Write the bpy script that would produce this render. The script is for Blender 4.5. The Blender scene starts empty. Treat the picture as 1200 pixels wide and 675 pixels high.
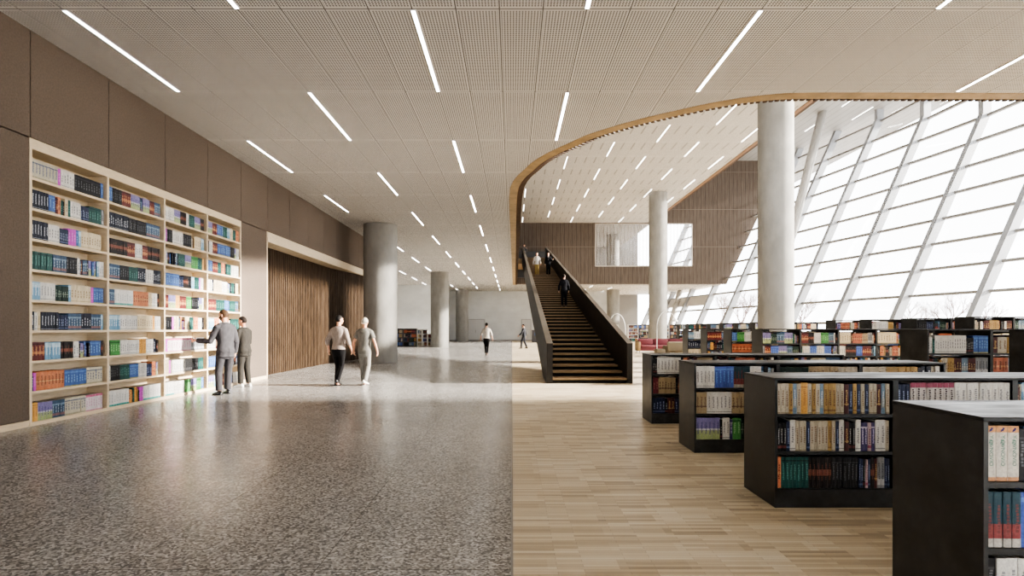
import bpy, bmesh, math, random
from mathutils import Vector, Matrix
random.seed(7)
C = bpy.context.scene.collection
PI = math.pi
F = 650.0; HY = 385.0; EYE = 1.5      # focal length in px, horizon row, eye height

def s2l(c):
    return tuple(((v/255.0)/12.92 if v/255.0 <= .04045 else ((v/255.0+.055)/1.055)**2.4) for v in c)
def proj(p):
    return 600+F*p[0]/p[1], HY-F*(p[2]-EYE)/p[1]

# ------------------------------------------------------------------ mesh builder
class MB:
    def __init__(s): s.v=[]; s.f=[]; s.c=[]; s.m=[]
    def quad(s, pts, col=None, mi=0):
        b=len(s.v); s.v += [tuple(p) for p in pts]; s.f.append(tuple(range(b,b+len(pts)))); s.c.append(col); s.m.append(mi)
    def box(s, x0,y0,z0,x1,y1,z1, col=None, mi=0):
        b=len(s.v)
        s.v += [(x0,y0,z0),(x1,y0,z0),(x1,y1,z0),(x0,y1,z0),(x0,y0,z1),(x1,y0,z1),(x1,y1,z1),(x0,y1,z1)]
        for q in ((0,3,2,1),(4,5,6,7),(0,1,5,4),(1,2,6,5),(2,3,7,6),(3,0,4,7)):
            s.f.append(tuple(b+i for i in q)); s.c.append(col); s.m.append(mi)
    def prism(s, poly, z0, z1, mi=0):     # vertical extrusion of an xy polygon (CCW)
        b=len(s.v); n=len(poly)
        s.v += [(p[0],p[1],z0) for p in poly]+[(p[0],p[1],z1) for p in poly]
        s.f.append(tuple(b+i for i in reversed(range(n)))); s.c.append(None); s.m.append(mi)
        s.f.append(tuple(b+n+i for i in range(n))); s.c.append(None); s.m.append(mi)
        for i in range(n):
            j=(i+1)%n; s.f.append((b+i,b+j,b+n+j,b+n+i)); s.c.append(None); s.m.append(mi)
    def hexa(s, a, bq):                    # two quads -> solid
        b=len(s.v); s.v += [tuple(p) for p in a]+[tuple(p) for p in bq]
        for q in ((3,2,1,0),(4,5,6,7),(0,1,5,4),(1,2,6,5),(2,3,7,6),(3,0,4,7)):
            s.f.append(tuple(b+i for i in q)); s.c.append(None); s.m.append(0)
    def loft(s, rings, cap=True):
        b=len(s.v); n=len(rings[0])
        for r in rings: s.v += [tuple(p) for p in r]
        for k in range(len(rings)-1):
            for i in range(n):
                j=(i+1)%n
                s.f.append((b+k*n+i,b+k*n+j,b+(k+1)*n+j,b+(k+1)*n+i)); s.c.append(None); s.m.append(0)
        if cap:
            s.f.append(tuple(b+i for i in reversed(range(n)))); s.c.append(None); s.m.append(0)
            e=b+(len(rings)-1)*n
            s.f.append(tuple(e+i for i in range(n))); s.c.append(None); s.m.append(0)
    def tube(s, pts, rad, n=12, up=Vector((0.31,0.2,0.93))):
        pts=[Vector(p) for p in pts]
        if not isinstance(rad,(list,tuple)): rad=[rad]*len(pts)
        rings=[]; prev=None
        for i,p in enumerate(pts):
            t=(pts[min(i+1,len(pts)-1)]-pts[max(i-1,0)]).normalized()
            if prev is None:
                a=up.cross(t)
                if a.length<.05: a=Vector((1,0,0)).cross(t)
                a.normalize()
            else:
                a=(prev-t*prev.dot(t)).normalized()
            prev=a; bb=t.cross(a)
            r=rad[i]; rx,ry=(r if isinstance(r,(list,tuple)) else (r,r))
            rings.append([p+a*(rx*math.cos(2*PI*k/n))+bb*(ry*math.sin(2*PI*k/n)) for k in range(n)])
        s.loft(rings)
    def rings_z(s, spec, n=20, sup=2.0):       # spec: (z, cx, cy, rx, ry)
        rings=[]
        for z,cx,cy,rx,ry in spec:
            r=[]
            for k in range(n):
                c=math.cos(2*PI*k/n); d=math.sin(2*PI*k/n)
                r.append((cx+rx*math.copysign(abs(c)**(2/sup),c), cy+ry*math.copysign(abs(d)**(2/sup),d), z))
            rings.append(r)
        s.loft(rings)
    def ball(s, c, r, fn=None, nu=20, nv=14):
        rings=[]
        for j in range(nv+1):
            th=PI*(.02+.96*j/nv); 
            ring=[]
            for i in range(nu):
                ph=2*PI*i/nu
                d=Vector((math.sin(th)*math.cos(ph), math.sin(th)*math.sin(ph), -math.cos(th)))
                q=Vector((d.x*r[0],d.y*r[1],d.z*r[2]))
                if fn: q=fn(d,q)
                ring.append((c[0]+q.x,c[1]+q.y,c[2]+q.z))
            rings.append(ring)
        s.loft(rings)
    def mesh(s, name, mats, smooth=False):
        me=bpy.data.meshes.new(name); me.from_pydata(s.v,[],s.f); 
        for m in (mats if isinstance(mats,(list,tuple)) else [mats]): me.materials.append(m)
        if any(s.m): me.polygons.foreach_set('material_index', s.m)
        if any(c is not None for c in s.c):
            at=me.color_attributes.new('Col','FLOAT_COLOR','CORNER'); buf=[]
            for p,c in zip(s.f,s.c):
                c=c or (1,1,1); buf += [c[0],c[1],c[2],1.0]*len(p)
            at.data.foreach_set('color',buf)
        if smooth: me.polygons.foreach_set('use_smooth',[True]*len(me.polygons))
        me.update(); return me
    def build(s, name, mats, parent=None, smooth=False, loc=None):
        o=bpy.data.objects.new(name, s.mesh(name,mats,smooth)); C.objects.link(o)
        if parent: o.parent=parent
        if loc: o.location=loc
        return o

def bevel(o, w=.006, seg=2):
    m=o.modifiers.new('bevel','BEVEL'); m.width=w; m.segments=seg; m.limit_method='ANGLE'; return o
def tag(o, label, cat, group=None, kind=None):
    o['label']=label; o['category']=cat
    if group: o['group']=group
    if kind: o['kind']=kind
    return o
def struct(o): o['kind']='structure'; return o
def empty(name, loc=(0,0,0), rz=0):
    o=bpy.data.objects.new(name,None); C.objects.link(o); o.location=loc; o.rotation_euler=(0,0,rz); o.empty_display_size=.1; return o

# ------------------------------------------------------------------ materials
def mat(name, col=(.5,.5,.5), rough=.6, metal=0, spec=.5, coat=0):
    m=bpy.data.materials.new(name); m.use_nodes=True; n=m.node_tree.nodes; b=n['Principled BSDF']
    b.inputs['Base Color'].default_value=(*col,1); b.inputs['Roughness'].default_value=rough
    b.inputs['Metallic'].default_value=metal; b.inputs['Specular IOR Level'].default_value=spec
    b.inputs['Coat Weight'].default_value=coat
    return m
class NT:
    def __init__(s,m): s.t=m.node_tree; s.n=s.t.nodes; s.b=s.n['Principled BSDF']
    def new(s,ty,**kw):
        x=s.n.new(ty)
        for k,v in kw.items(): setattr(x,k,v)
        return x
    def link(s,a,b): s.t.links.new(a,b)
    def val(s,x,inp,v):
        if hasattr(v,'is_linked') or hasattr(v,'links'): s.link(v,x.inputs[inp])
        else: x.inputs[inp].default_value=v
    def math(s,op,a,b=0.0,c=None):
        x=s.new('ShaderNodeMath',operation=op); s.val(x,0,a); s.val(x,1,b)
        if c is not None: s.val(x,2,c)
        return x.outputs[0]
    def mix(s,f,a,b,mode='MIX'):
        x=s.new('ShaderNodeMix',data_type='RGBA',blend_type=mode); s.val(x,0,f); s.val(x,6,a); s.val(x,7,b); return x.outputs[2]
    def ramp(s,f,stops):
        x=s.new('ShaderNodeValToRGB'); s.link(f,x.inputs[0]); e=x.color_ramp.elements
        while len(e)<len(stops): e.new(.5)
        for q,(p,c) in zip(e,stops): q.position=p; q.color=(*c,1)
        return x.outputs[0]
    def pos(s):
        g=s.new('ShaderNodeNewGeometry'); x=s.new('ShaderNodeSeparateXYZ'); s.link(g.outputs['Position'],x.inputs[0]); return g.outputs['Position'],x.outputs
    def noise(s,vec,scale,detail=3,rough=.5):
        x=s.new('ShaderNodeTexNoise'); s.link(vec,x.inputs['Vector']); x.inputs['Scale'].default_value=scale; x.inputs['Detail'].default_value=detail; x.inputs['Roughness'].default_value=rough; return x.outputs[0]
    def scalevec(s,v,sc):
        x=s.new('ShaderNodeVectorMath',operation='MULTIPLY'); s.link(v,x.inputs[0]); x.inputs[1].default_value=sc; return x.outputs[0]
    def base(s,c): s.link(c,s.b.inputs['Base Color'])
    def bump(s,h,st=.2,d=.01):
        x=s.new('ShaderNodeBump'); x.inputs['Strength'].default_value=st; x.inputs['Distance'].default_value=d; s.link(h,x.inputs['Height']); s.link(x.outputs[0],s.b.inputs['Normal'])
def c4(c): return (*c,1)
def mul(c,k): return tuple(v*k for v in c)

def noisy(name, col, rough=.6, amt=.25, scale=6, sc3=(1,1,1), spec=.4, bump=0, detail=4):
    m=mat(name,col,rough,spec=spec); t=NT(m); p,_=t.pos(); v=t.scalevec(p,sc3)
    n=t.noise(v,scale,detail,.6)
    t.base(t.ramp(n,[(.3,mul(col,1-amt)),(.7,mul(col,1+amt))]))
    if bump: t.bump(n,bump)
    return m

M={}
M['wall_panel']=noisy('wall_panel',(.168,.134,.109),.9,.16,38,(1,1,1),.2,.15)
M['joint']=mat('joint',(.05,.04,.03),.9)
M['light_wood']=noisy('light_wood',(.70,.585,.43),.55,.10,3,(2,2,30),.3)
M['light_wood_h']=noisy('light_wood_h',(.68,.565,.41),.55,.10,3,(30,2,30),.3)
M['fascia_wood']=noisy('fascia_wood',(.42,.30,.165),.5,.18,2,(1.5,1.5,20),.3)
M['fascia_dark']=noisy('fascia_dark',(.075,.042,.022),.6,.2,3,(1,1,10),.3)
M['slat']=noisy('slat',(.082,.054,.034),.6,.45,4,(3,3,.4),.3)
M['slat_gap']=mat('slat_gap',(.012,.008,.006),.9)
M['concrete']=noisy('concrete',(.30,.292,.272),.8,.13,2.2,(1,1,.5),.3)
M['far_concrete']=noisy('far_concrete',(.70,.71,.70),.75,.06,.8,(1,1,1.6),.3)  # far walls lightened to stand in for distance haze and bloom
M['white_paint']=mat('white_paint',(.78,.77,.75),.6)
M['mullion']=mat('mullion',(.30,.315,.34),.5)
M['transom']=mat('transom',(.22,.215,.21),.5)
M['grey_metal']=mat('grey_metal',(.30,.29,.28),.5)
M['black_gap']=mat('black_gap',(.006,.006,.006),.8)
M['lamp_white']=mat('lamp_white',(.85,.85,.84),.3)
M['pages']=noisy('pages',(.60,.56,.48),.8,.1,60,(1,1,1),.2)

# black case laminate
m=mat('black_laminate',(.012,.012,.012),.34,spec=.5); t=NT(m); p,_=t.pos()
n=t.noise(p,5,6,.65); t.base(t.ramp(n,[(.32,(.014,.0146,.015)),(.55,(.034,.036,.037)),(.75,(.064,.067,.067))]))
t.link(t.ramp(n,[(.3,(.30,)*3),(.75,(.46,)*3)]),t.b.inputs['Roughness']); M['black']=m
m=mat('black_top',(.016,.016,.017),.3,spec=.42); t=NT(m); p,_=t.pos(); n=t.noise(t.scalevec(p,(.9,3,1)),2.2,4,.6)
t.link(t.ramp(n,[(.35,(.30,)*3),(.68,(.55,)*3)]),t.b.inputs['Roughness']); M['black_top']=m
m=mat('stair_black',(.022,.019,.017),.5,spec=.4); t=NT(m); p,_=t.pos()
n=t.noise(p,3,6,.65); t.base(t.ramp(n,[(.3,(.014,.012,.011)),(.7,(.032,.028,.024))])); M['stair_black']=m
M['rail_cap']=noisy('rail_cap',(.085,.074,.062),.45,.25,4,(1,1,1),.4)
M['tread']=noisy('tread',(.30,.215,.135),.5,.2,3,(2,20,20),.3)

# terrazzo
m=mat('terrazzo',(.2,.2,.2),.16,spec=.5); t=NT(m); p,x=t.pos()
v1=t.new('ShaderNodeTexVoronoi',voronoi_dimensions='2D'); t.link(p,v1.inputs['Vector']); v1.inputs['Scale'].default_value=64
sep=t.new('ShaderNodeSeparateColor'); t.link(v1.outputs['Color'],sep.inputs[0])
chips=t.ramp(sep.outputs[0],[(0,(.105,.102,.098)),(.3,(.25,.242,.234)),(.55,(.41,.397,.385)),(.8,(.60,.585,.57)),(1,(.88,.865,.85))])
v2=t.new('ShaderNodeTexVoronoi',voronoi_dimensions='2D'); t.link(p,v2.inputs['Vector']); v2.inputs['Scale'].default_value=120
sep2=t.new('ShaderNodeSeparateColor'); t.link(v2.outputs['Color'],sep2.inputs[0])
fine=t.ramp(sep2.outputs[0],[(0,(.13,.127,.124)),(1,(.46,.45,.435))])
col=t.mix(.30,chips,fine)
big=t.noise(p,.5,3); col=t.mix(1.0,col,t.ramp(big,[(.3,(.86,)*3),(.7,(1.12,)*3)]),'MULTIPLY')
# joints: tiles 1.22 x 3.5 m
def line(t,c,period,off,w):
    f=t.math('FRACT',t.math('DIVIDE',t.math('SUBTRACT',c,off),period))
    d=t.math('MINIMUM',f,t.math('SUBTRACT',1.0,f))
    return t.math('LESS_THAN',d,w/period)
jl=t.math('MAXIMUM',line(t,x[0],1.22,0,.0022),line(t,x[1],3.45,0,.0028))
col=t.mix(jl,col,(.03,.029,.028,1)); t.base(col)
rn=t.noise(p,2.5,4); t.link(t.ramp(rn,[(.3,(.17,)*3),(.7,(.27,)*3)]),t.b.inputs['Roughness']); M['terrazzo']=m

# parquet
m=mat('parquet',(.5,.4,.3),.38,spec=.35); t=NT(m); p,x=t.pos()
br=t.new('ShaderNodeTexBrick'); t.link(p,br.inputs['Vector']); br.offset=.37; br.offset_frequency=2; br.squash=1
for k,v in (('Scale',1.0),('Mortar Size',.0008),('Mortar Smooth',.0),('Bias',0.0),('Brick Width',.45),('Row Height',.036)): br.inputs[k].default_value=v
br.inputs['Color1'].default_value=(0,0,0,1); br.inputs['Color2'].default_value=(1,1,1,1); br.inputs['Mortar'].default_value=(0,0,0,1)
br2=t.new('ShaderNodeTexBrick'); t.link(p,br2.inputs['Vector']); br2.offset=.5; br2.offset_frequency=2
for k,v in (('Scale',1.0),('Mortar Size',.0),('Brick Width',.45),('Row Height',.144)): br2.inputs[k].default_value=v
br2.inputs['Color1'].default_value=(0,0,0,1); br2.inputs['Color2'].default_value=(1,1,1,1)
g=t.noise(t.scalevec(p,(1.2,45,1)),2.2,4,.6)
sepb=t.new('ShaderNodeSeparateColor'); t.link(br.outputs['Color'],sepb.inputs[0])
sepc=t.new('ShaderNodeSeparateColor'); t.link(br2.outputs['Color'],sepc.inputs[0])
fac=t.math('ADD',t.math('MULTIPLY',sepb.outputs[0],.55),t.math('ADD',t.math('MULTIPLY',sepc.outputs[0],.36),t.math('MULTIPLY',t.math('SUBTRACT',g,.35),.55)))
col=t.ramp(fac,[(.08,(.42,.325,.21)),(.36,(.63,.525,.375)),(.68,(.78,.68,.52)),(.95,(.88,.80,.65))])
col=t.mix(br.outputs['Fac'],col,(.30,.22,.13,1)); t.base(col)
t.link(t.ramp(g,[(.2,(.30,)*3),(.8,(.46,)*3)]),t.b.inputs['Roughness']); M['parquet']=m

# perforated ceiling
def ceiling_mat(name, col, hole, x_off, y_off, slots=False):
    m=mat(name,col,.6,spec=.2); t=NT(m); p,x=t.pos()
    P=.044
    fx=t.math('SUBTRACT',t.math('FRACT',t.math('DIVIDE',x[0],P)),.5)
    fy=t.math('SUBTRACT',t.math('FRACT',t.math('DIVIDE',x[1],P)),.5)
    d=t.math('ADD',t.math('MULTIPLY',fx,fx),t.math('MULTIPLY',fy,fy))
    h=t.math('LESS_THAN',d,.12)
    # unperforated margins along the joints
    def edge(c,per,off,w):
        f=t.math('FRACT',t.math('DIVIDE',t.math('SUBTRACT',c,off),per))
        return t.math('LESS_THAN',t.math('MINIMUM',f,t.math('SUBTRACT',1.0,f)),w/per)
    my=edge(x[1],2.76,y_off,.05); mx=edge(x[0],.625,x_off,.022)
    solid=t.math('MAXIMUM',mx,my)
    h=t.math('MULTIPLY',h,t.math('SUBTRACT',1.0,solid))
    c=t.mix(h,c4(col),c4(hole))
    jn=t.math('MAXIMUM',edge(x[1],2.76,y_off,.010),edge(x[0],.625,x_off,.009))
    if slots:
        f=t.math('FRACT',t.math('DIVIDE',t.math('SUBTRACT',x[1],y_off),2.76))
        win=t.math('MULTIPLY',t.math('GREATER_THAN',f,.08),t.math('LESS_THAN',f,.52))
        jn=t.math('MAXIMUM',jn,t.math('MULTIPLY',edge(x[0],.625,x_off,.035),win))
    c=t.mix(jn,c,c4(mul(hole,.9))); 
    if slots:
        pass
    t.base(c); return m
M['ceiling']=ceiling_mat('ceiling_perforated',(.76,.73,.69),(.20,.19,.172),1.07,7.93)
M['ceiling_up']=ceiling_mat('ceiling_upper',(.60,.585,.565),(.34,.325,.305),1.07,30.05,True)
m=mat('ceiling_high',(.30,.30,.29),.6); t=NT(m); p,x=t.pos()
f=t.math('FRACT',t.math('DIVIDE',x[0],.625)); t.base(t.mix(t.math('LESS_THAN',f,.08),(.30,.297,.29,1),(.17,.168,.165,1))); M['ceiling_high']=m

# ribbed brown cladding on mezzanine
m=mat('ribbed_brown',(.2,.15,.12),.8,spec=.2); t=NT(m); p,x=t.pos()
f=t.math('FRACT',t.math('DIVIDE',x[0],.42)); f2=t.math('FRACT',t.math('DIVIDE',x[0],.14))
n=t.noise(t.scalevec(p,(7,7,.35)),2,3,.6)
c=t.ramp(n,[(.3,(.095,.078,.066)),(.7,(.165,.137,.117))])
c=t.mix(t.math('LESS_THAN',f,.12),c,(.06,.045,.037,1)); c=t.mix(t.math('LESS_THAN',f2,.14),c,(.10,.08,.068,1))
c=t.mix(line(t,x[2],3.9,6.15,.03),c,(.18,.15,.13,1)); t.base(c); M['ribbed']=m

def glass(name, tint=(1,1,1), gloss=.08, stripes=False, haze=0):
    m=bpy.data.materials.new(name); m.use_nodes=True; nt=m.node_tree; n=nt.nodes; n.clear()
    o=n.new('ShaderNodeOutputMaterial'); tr=n.new('ShaderNodeBsdfTransparent'); tr.inputs[0].default_value=(*tint,1)
    gl=n.new('ShaderNodeBsdfGlossy'); gl.inputs['Roughness'].default_value=.03
    mx=n.new('ShaderNodeMixShader'); fr=n.new('ShaderNodeFresnel'); fr.inputs[0].default_value=1.35
    ml=n.new('ShaderNodeMath'); ml.operation='MULTIPLY'; ml.inputs[1].default_value=gloss*10; nt.links.new(fr.outputs[0],ml.inputs[0])
    nt.links.new(ml.outputs[0],mx.inputs[0]); nt.links.new(tr.outputs[0],mx.inputs[1]); nt.links.new(gl.outputs[0],mx.inputs[2])
    last=mx.outputs[0]
    if haze or stripes:
        df=n.new('ShaderNodeBsdfDiffuse'); df.inputs[0].default_value=(.6,.57,.54,1)
        m2=n.new('ShaderNodeMixShader'); 
        if stripes:
            g=n.new('ShaderNodeNewGeometry'); sx=n.new('ShaderNodeSeparateXYZ'); nt.links.new(g.outputs['Position'],sx.inputs[0])
            a=n.new('ShaderNodeMath'); a.operation='DIVIDE'; a.inputs[1].default_value=.36; nt.links.new(sx.outputs[0],a.inputs[0])
            b=n.new('ShaderNodeMath'); b.operation='FRACT'; nt.links.new(a.outputs[0],b.inputs[0])
            c=n.new('ShaderNodeMath'); c.operation='LESS_THAN'; c.inputs[1].default_value=.3; nt.links.new(b.outputs[0],c.inputs[0])
            e=n.new('ShaderNodeMath'); e.operation='MULTIPLY_ADD'; e.inputs[1].default_value=.26; e.inputs[2].default_value=haze; nt.links.new(c.outputs[0],e.inputs[0])
            nt.links.new(e.outputs[0],m2.inputs[0])
        else: m2.inputs[0].default_value=haze
        nt.links.new(last,m2.inputs[1]); nt.links.new(df.outputs[0],m2.inputs[2]); last=m2.outputs[0]
    nt.links.new(last,o.inputs[0]); return m
M['glass']=glass('facade_glass',(1,1,1),.025)
M['glass_frit']=glass('fritted_glass',(.95,.95,.95),.05,True,.12)
def emit(name,col,st):
    m=mat(name,(.8,.8,.8)); b=m.node_tree.nodes['Principled BSDF']; b.inputs['Emission Color'].default_value=(*col,1); b.inputs['Emission Strength'].default_value=st; return m
M['light']=emit('light_strip',(1,.98,.95),9.0)
M['light_far']=emit('light_strip_upper',(1,.98,.95),6.0)
m=mat('book_cover',(.5,.5,.5),.42,spec=.4); t=NT(m); a=t.new('ShaderNodeVertexColor'); a.layer_name='Col'
p,_=t.pos(); n=t.noise(p,90,3,.6); hs_=t.new('ShaderNodeHueSaturation'); hs_.inputs['Saturation'].default_value=.84; t.link(a.outputs[0],hs_.inputs['Color']); t.base(t.mix(1.0,hs_.outputs[0],t.ramp(n,[(.3,(.62,)*3),(.7,(.92,)*3)]),'MULTIPLY')); M['book']=m

# ------------------------------------------------------------------ camera, light, world
cam=bpy.data.cameras.new('camera'); co=bpy.data.objects.new('camera',cam); C.objects.link(co)
cam.sensor_width=36; cam.lens=36*F/1200; cam.shift_y=(HY-337.5)/1200; co.location=(0,0,EYE); co.rotation_euler=(PI/2,0,0); cam.clip_end=500
bpy.context.scene.camera=co
w=bpy.data.worlds.new('world'); bpy.context.scene.world=w; w.use_nodes=True
bg=w.node_tree.nodes['Background']; bg.inputs[0].default_value=(.97,.985,1.0,1); bg.inputs[1].default_value=4.0
sd=bpy.data.lights.new('sun','SUN'); so=bpy.data.objects.new('sun',sd); C.objects.link(so)
sd.energy=17; sd.angle=math.radians(4); sd.color=(1,.93,.83)
SD=Vector((-1,.03,-math.tan(math.radians(18.5)))).normalized()
so.rotation_euler=SD.to_track_quat('-Z','Y').to_euler(); so.location=(40,20,20)
sc=bpy.context.scene
sc.view_settings.view_transform='AgX'; sc.view_settings.look='AgX - High Contrast'; sc.view_settings.exposure=0.42
sc.cycles.use_denoising=True; sc.cycles.denoising_prefilter='FAST'; sc.cycles.max_bounces=10; sc.cycles.diffuse_bounces=6; sc.cycles.transparent_max_bounces=16; sc.cycles.sample_clamp_indirect=8

# ------------------------------------------------------------------ setting: floors, walls
b=MB(); b.box(-18,-6,-.3,0,69,0); f1=struct(b.build('floor',M['terrazzo'])); f1.name='floor_terrazzo'
b=MB(); b.box(0,-6,-.3,31.5,75,0); f2=struct(b.build('floor_wood',M['parquet']))
b=MB(); b.box(-.008,-6,-.02,.008,68,.0015); struct(b.build('trim_1',M['grey_metal']))
b=MB(); b.box(31.6,-30,-.6,160,160,-.3); struct(b.build('ground',mat('pale_ground',(.6,.58,.56),.9)))

XL=-7.37; CZ=6.07
b=MB(); b.box(-8,-6.3,2.7,33,-6,CZ); struct(b.build('wall_back_added',M['white_paint']))  # unseen back wall, added to cut the light from behind the camera
b=MB(); b.quad([(-8,-6.1,0),(33,-6.1,0),(33,-6.1,2.7),(-8,-6.1,2.7)]); struct(b.build('window_back_added',M['glass']))  # unseen glazed opening below it, added so daylight still bounces off the floor
# left wall with panels and joints
PY=[8.49+1.65*k for k in range(-9,14)]
wl=empty('wall_left'); struct(wl)
b=MB()
b.box(XL-.75,-6,0,XL-.62,30,CZ)                      # backing
b.build('backing',M['joint'],wl)
def panel(y0,y1,z0,z1):
    b=MB(); g=.007; b.box(XL-.62,y0+g,z0,XL,y1-g,z1); return b
lower=MB(); upper=MB()
for k in range(len(PY)-1):
    y0,y1=PY[k],PY[k+1]
    if y0>29: break
    g=.008
    upper.box(XL-.6,y0+g,4.43,XL,min(y1-g,30),CZ)
    if y1<8.6 or 15.0<y0<15.2:
        lower.box(XL-.6,y0+g,.10,XL,y1-g,4.41)
upper.build('upper_panels',M['wall_panel'],wl); lower.build('lower_panels',M['wall_panel'],wl)
b=MB(); b.box(XL-.5,-6,0,XL-.001,8.47,.095); b.box(XL-.5,15.12,0,XL-.001,16.66,.095); struct(b.build('baseboard_left',M['light_wood_h']))
# recess with timber liner and vertical slats
RY0,RY1=16.69,28.4
b=MB(); b.box(XL-.6,RY0-.03,0,XL+.006,RY0+.03,4.42); b.box(XL-.6,RY0,4.12,XL+.006,RY1+1.6,4.42); struct(b.build('trim_2',M['light_wood']))
b=MB(); gb=MB()
p0=Vector((-7.92,16.75)); p1=Vector((-7.92,24.0)); p2=Vector((-7.30,28.3))
for a,c in ((p0,p1),(p1,p2)):
    d=(c-a); L=d.length; d.normalize(); nrm=Vector((d.y,-d.x))
    k=0; pitch=.13
    gb.hexa([(a.x,a.y,0),(c.x,c.y,0),(c.x-nrm.x*.1,c.y-nrm.y*.1,0),(a.x-nrm.x*.1,a.y-nrm.y*.1,0)],
            [(a.x,a.y,4.2),(c.x,c.y,4.2),(c.x-nrm.x*.1,c.y-nrm.y*.1,4.2),(a.x-nrm.x*.1,a.y-nrm.y*.1,4.2)])
    while k*pitch<L-.05:
        q=a+d*(k*pitch); e=q+d*.06; h=.032
        b.hexa([(q.x,q.y,0),(q.x+nrm.x*h,q.y+nrm.y*h,0),(e.x+nrm.x*h,e.y+nrm.y*h,0),(e.x,e.y,0)],
               [(q.x,q.y,4.2),(q.x+nrm.x*h,q.y+nrm.y*h,4.2),(e.x+nrm.x*h,e.y+nrm.y*h,4.2),(e.x,e.y,4.2)])
        k+=1
ws=struct(b.build('wall_slats',M['slat'])); gb.build('backing',M['slat_gap'],ws)
# alcove and far walls
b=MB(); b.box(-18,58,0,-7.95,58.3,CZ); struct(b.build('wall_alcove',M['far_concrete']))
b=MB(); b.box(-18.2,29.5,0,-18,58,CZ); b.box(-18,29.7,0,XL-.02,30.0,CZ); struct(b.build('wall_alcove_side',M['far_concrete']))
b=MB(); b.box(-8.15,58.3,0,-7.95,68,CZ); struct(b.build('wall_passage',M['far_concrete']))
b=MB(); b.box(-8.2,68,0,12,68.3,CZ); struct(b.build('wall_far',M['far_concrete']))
def door(x0,x1,h,nm):
    b=MB(); b.box(x0,67.9,0,x0+.08,68,h); b.box(x1-.08,67.9,0,x1,68,h); b.box(x0,67.9,h-.08,x1,68,h)
    o=struct(b.build(nm,mat('door_frame',(.42,.42,.41),.6)))
    b=MB(); mid=(x0+x1)/2; b.box(x0+.08,67.93,0,mid-.01,68,h-.08); b.box(mid+.01,67.93,0,x1-.08,68,h-.08); b.build('door_leaf',mat('door_leaf',(.62,.62,.61),.6),o)
    b=MB(); b.box(mid-.12,67.87,1.0,mid-.08,67.93,1.3); b.build('door_handle',M['grey_metal'],o)
door(-5.4,-3.3,2.65,'door_1'); door(1.15,2.35,2.65,'door_2')
b=MB(); b.box(-7.95,58.9,0,-7.83,59.1,4.3); b.box(-7.95,64.4,0,-7.83,64.6,4.3); b.box(-7.95,58.9,4.2,-7.83,64.6,4.4); o=struct(b.build('door_3',M['white_paint']))
b=MB(); b.box(-7.95,59.1,0,-7.90,64.4,4.2); b.build('door_leaf',mat('door_glass_grey',(.30,.31,.31),.3),o)
b=MB(); b.box(-7.9,67.85,0,12,67.9,.12); struct(b.build('baseboard_far',M['grey_metal']))

# ------------------------------------------------------------------ lower ceiling with the curved opening
pxs=[(1200,109),(1000,108.4),(933,108.8),(900,111),(866.7,115),(833,120.7),(800,127.7),(766,135.5),(733,144),(700,154),(682,160.5),(666.7,167.7),(649,175.5),(633,184),(622,191.5),(613,200),(605.5,207),(600,215),(597.4,224)]
def cpt(px,py): 
    Y=F*(CZ-EYE)/(HY-py); return Vector(((px-600)*Y/F,Y))
edge=[Vector((33,10.75))]+[cpt(*q) for q in pxs]+[Vector((-.10,21)),Vector((-.06,30)),Vector((0,42)),Vector((.08,57.9))]
# resample smoothly (Catmull-Rom)
def cr(P,n=6):
    out=[]
    for i in range(len(P)-1):
        a=P[max(i-1,0)];b_=P[i];c=P[i+1];d=P[min(i+2,len(P)-1)]
        for k in range(n):
            t_=k/n; out.append(.5*((2*b_)+(c-a)*t_+(2*a-5*b_+4*c-d)*t_*t_+(3*b_-a-3*c+d)*t_**3))
    out.append(P[-1]); return out
ed=edge[:2]+cr(edge[2:],5)[1:] if False else [edge[0]]+cr(edge[1:],5)
SLAB=.85
poly=[Vector((-18,-6)),Vector((33,-6))]+ed+[Vector((.08,57.95)),Vector((-18,57.95))]
# ear-clip through bmesh for a clean slab
def slab(name,poly,z0,z1,m):
    bm=bmesh.new(); vs=[bm.verts.new((p[0],p[1],z0)) for p in poly]; f=bm.faces.new(vs)
    r=bmesh.ops.triangulate(bm,faces=[f]); fs=r['faces']
    e=bmesh.ops.extrude_face_region(bm,geom=bm.faces[:]); vv=[g for g in e['geom'] if isinstance(g,bmesh.types.BMVert)]
    for v in vv: v.co.z=z1
    bmesh.ops.recalc_face_normals(bm,faces=bm.faces[:])
    me=bpy.data.meshes.new(name); bm.to_mesh(me); bm.free(); me.materials.append(m)
    o=bpy.data.objects.new(name,me); C.objects.link(o); return o
clean=[]
for p in poly:
    if not clean or (p-clean[-1]).length>1e-3: clean.append(p)
struct(slab('ceiling_lower',clean,CZ,CZ+SLAB,M['ceiling']))
b=MB(); b.box(-18,58.5,CZ,22,75,CZ+.6); struct(b.build('ceiling_under_mezzanine',M['ceiling']))
b=MB(); b.box(-18,57.95,CZ,.08,58.5,CZ+.6); struct(b.build('ceiling_strip',M['ceiling']))
# timber trim and fins round the opening (normal points into the void)
def offs(P,d):
    out=[]
    for i,p in enumerate(P):
        t_=(P[min(i+1,len(P)-1)]-P[max(i-1,0)]).normalized(); n=Vector((t_.y,-t_.x)); out.append(p+n*d)
    return out
E=ed
cum=[0]
for i in range(1,len(E)): cum.append(cum[-1]+(E[i]-E[i-1]).length)
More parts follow.
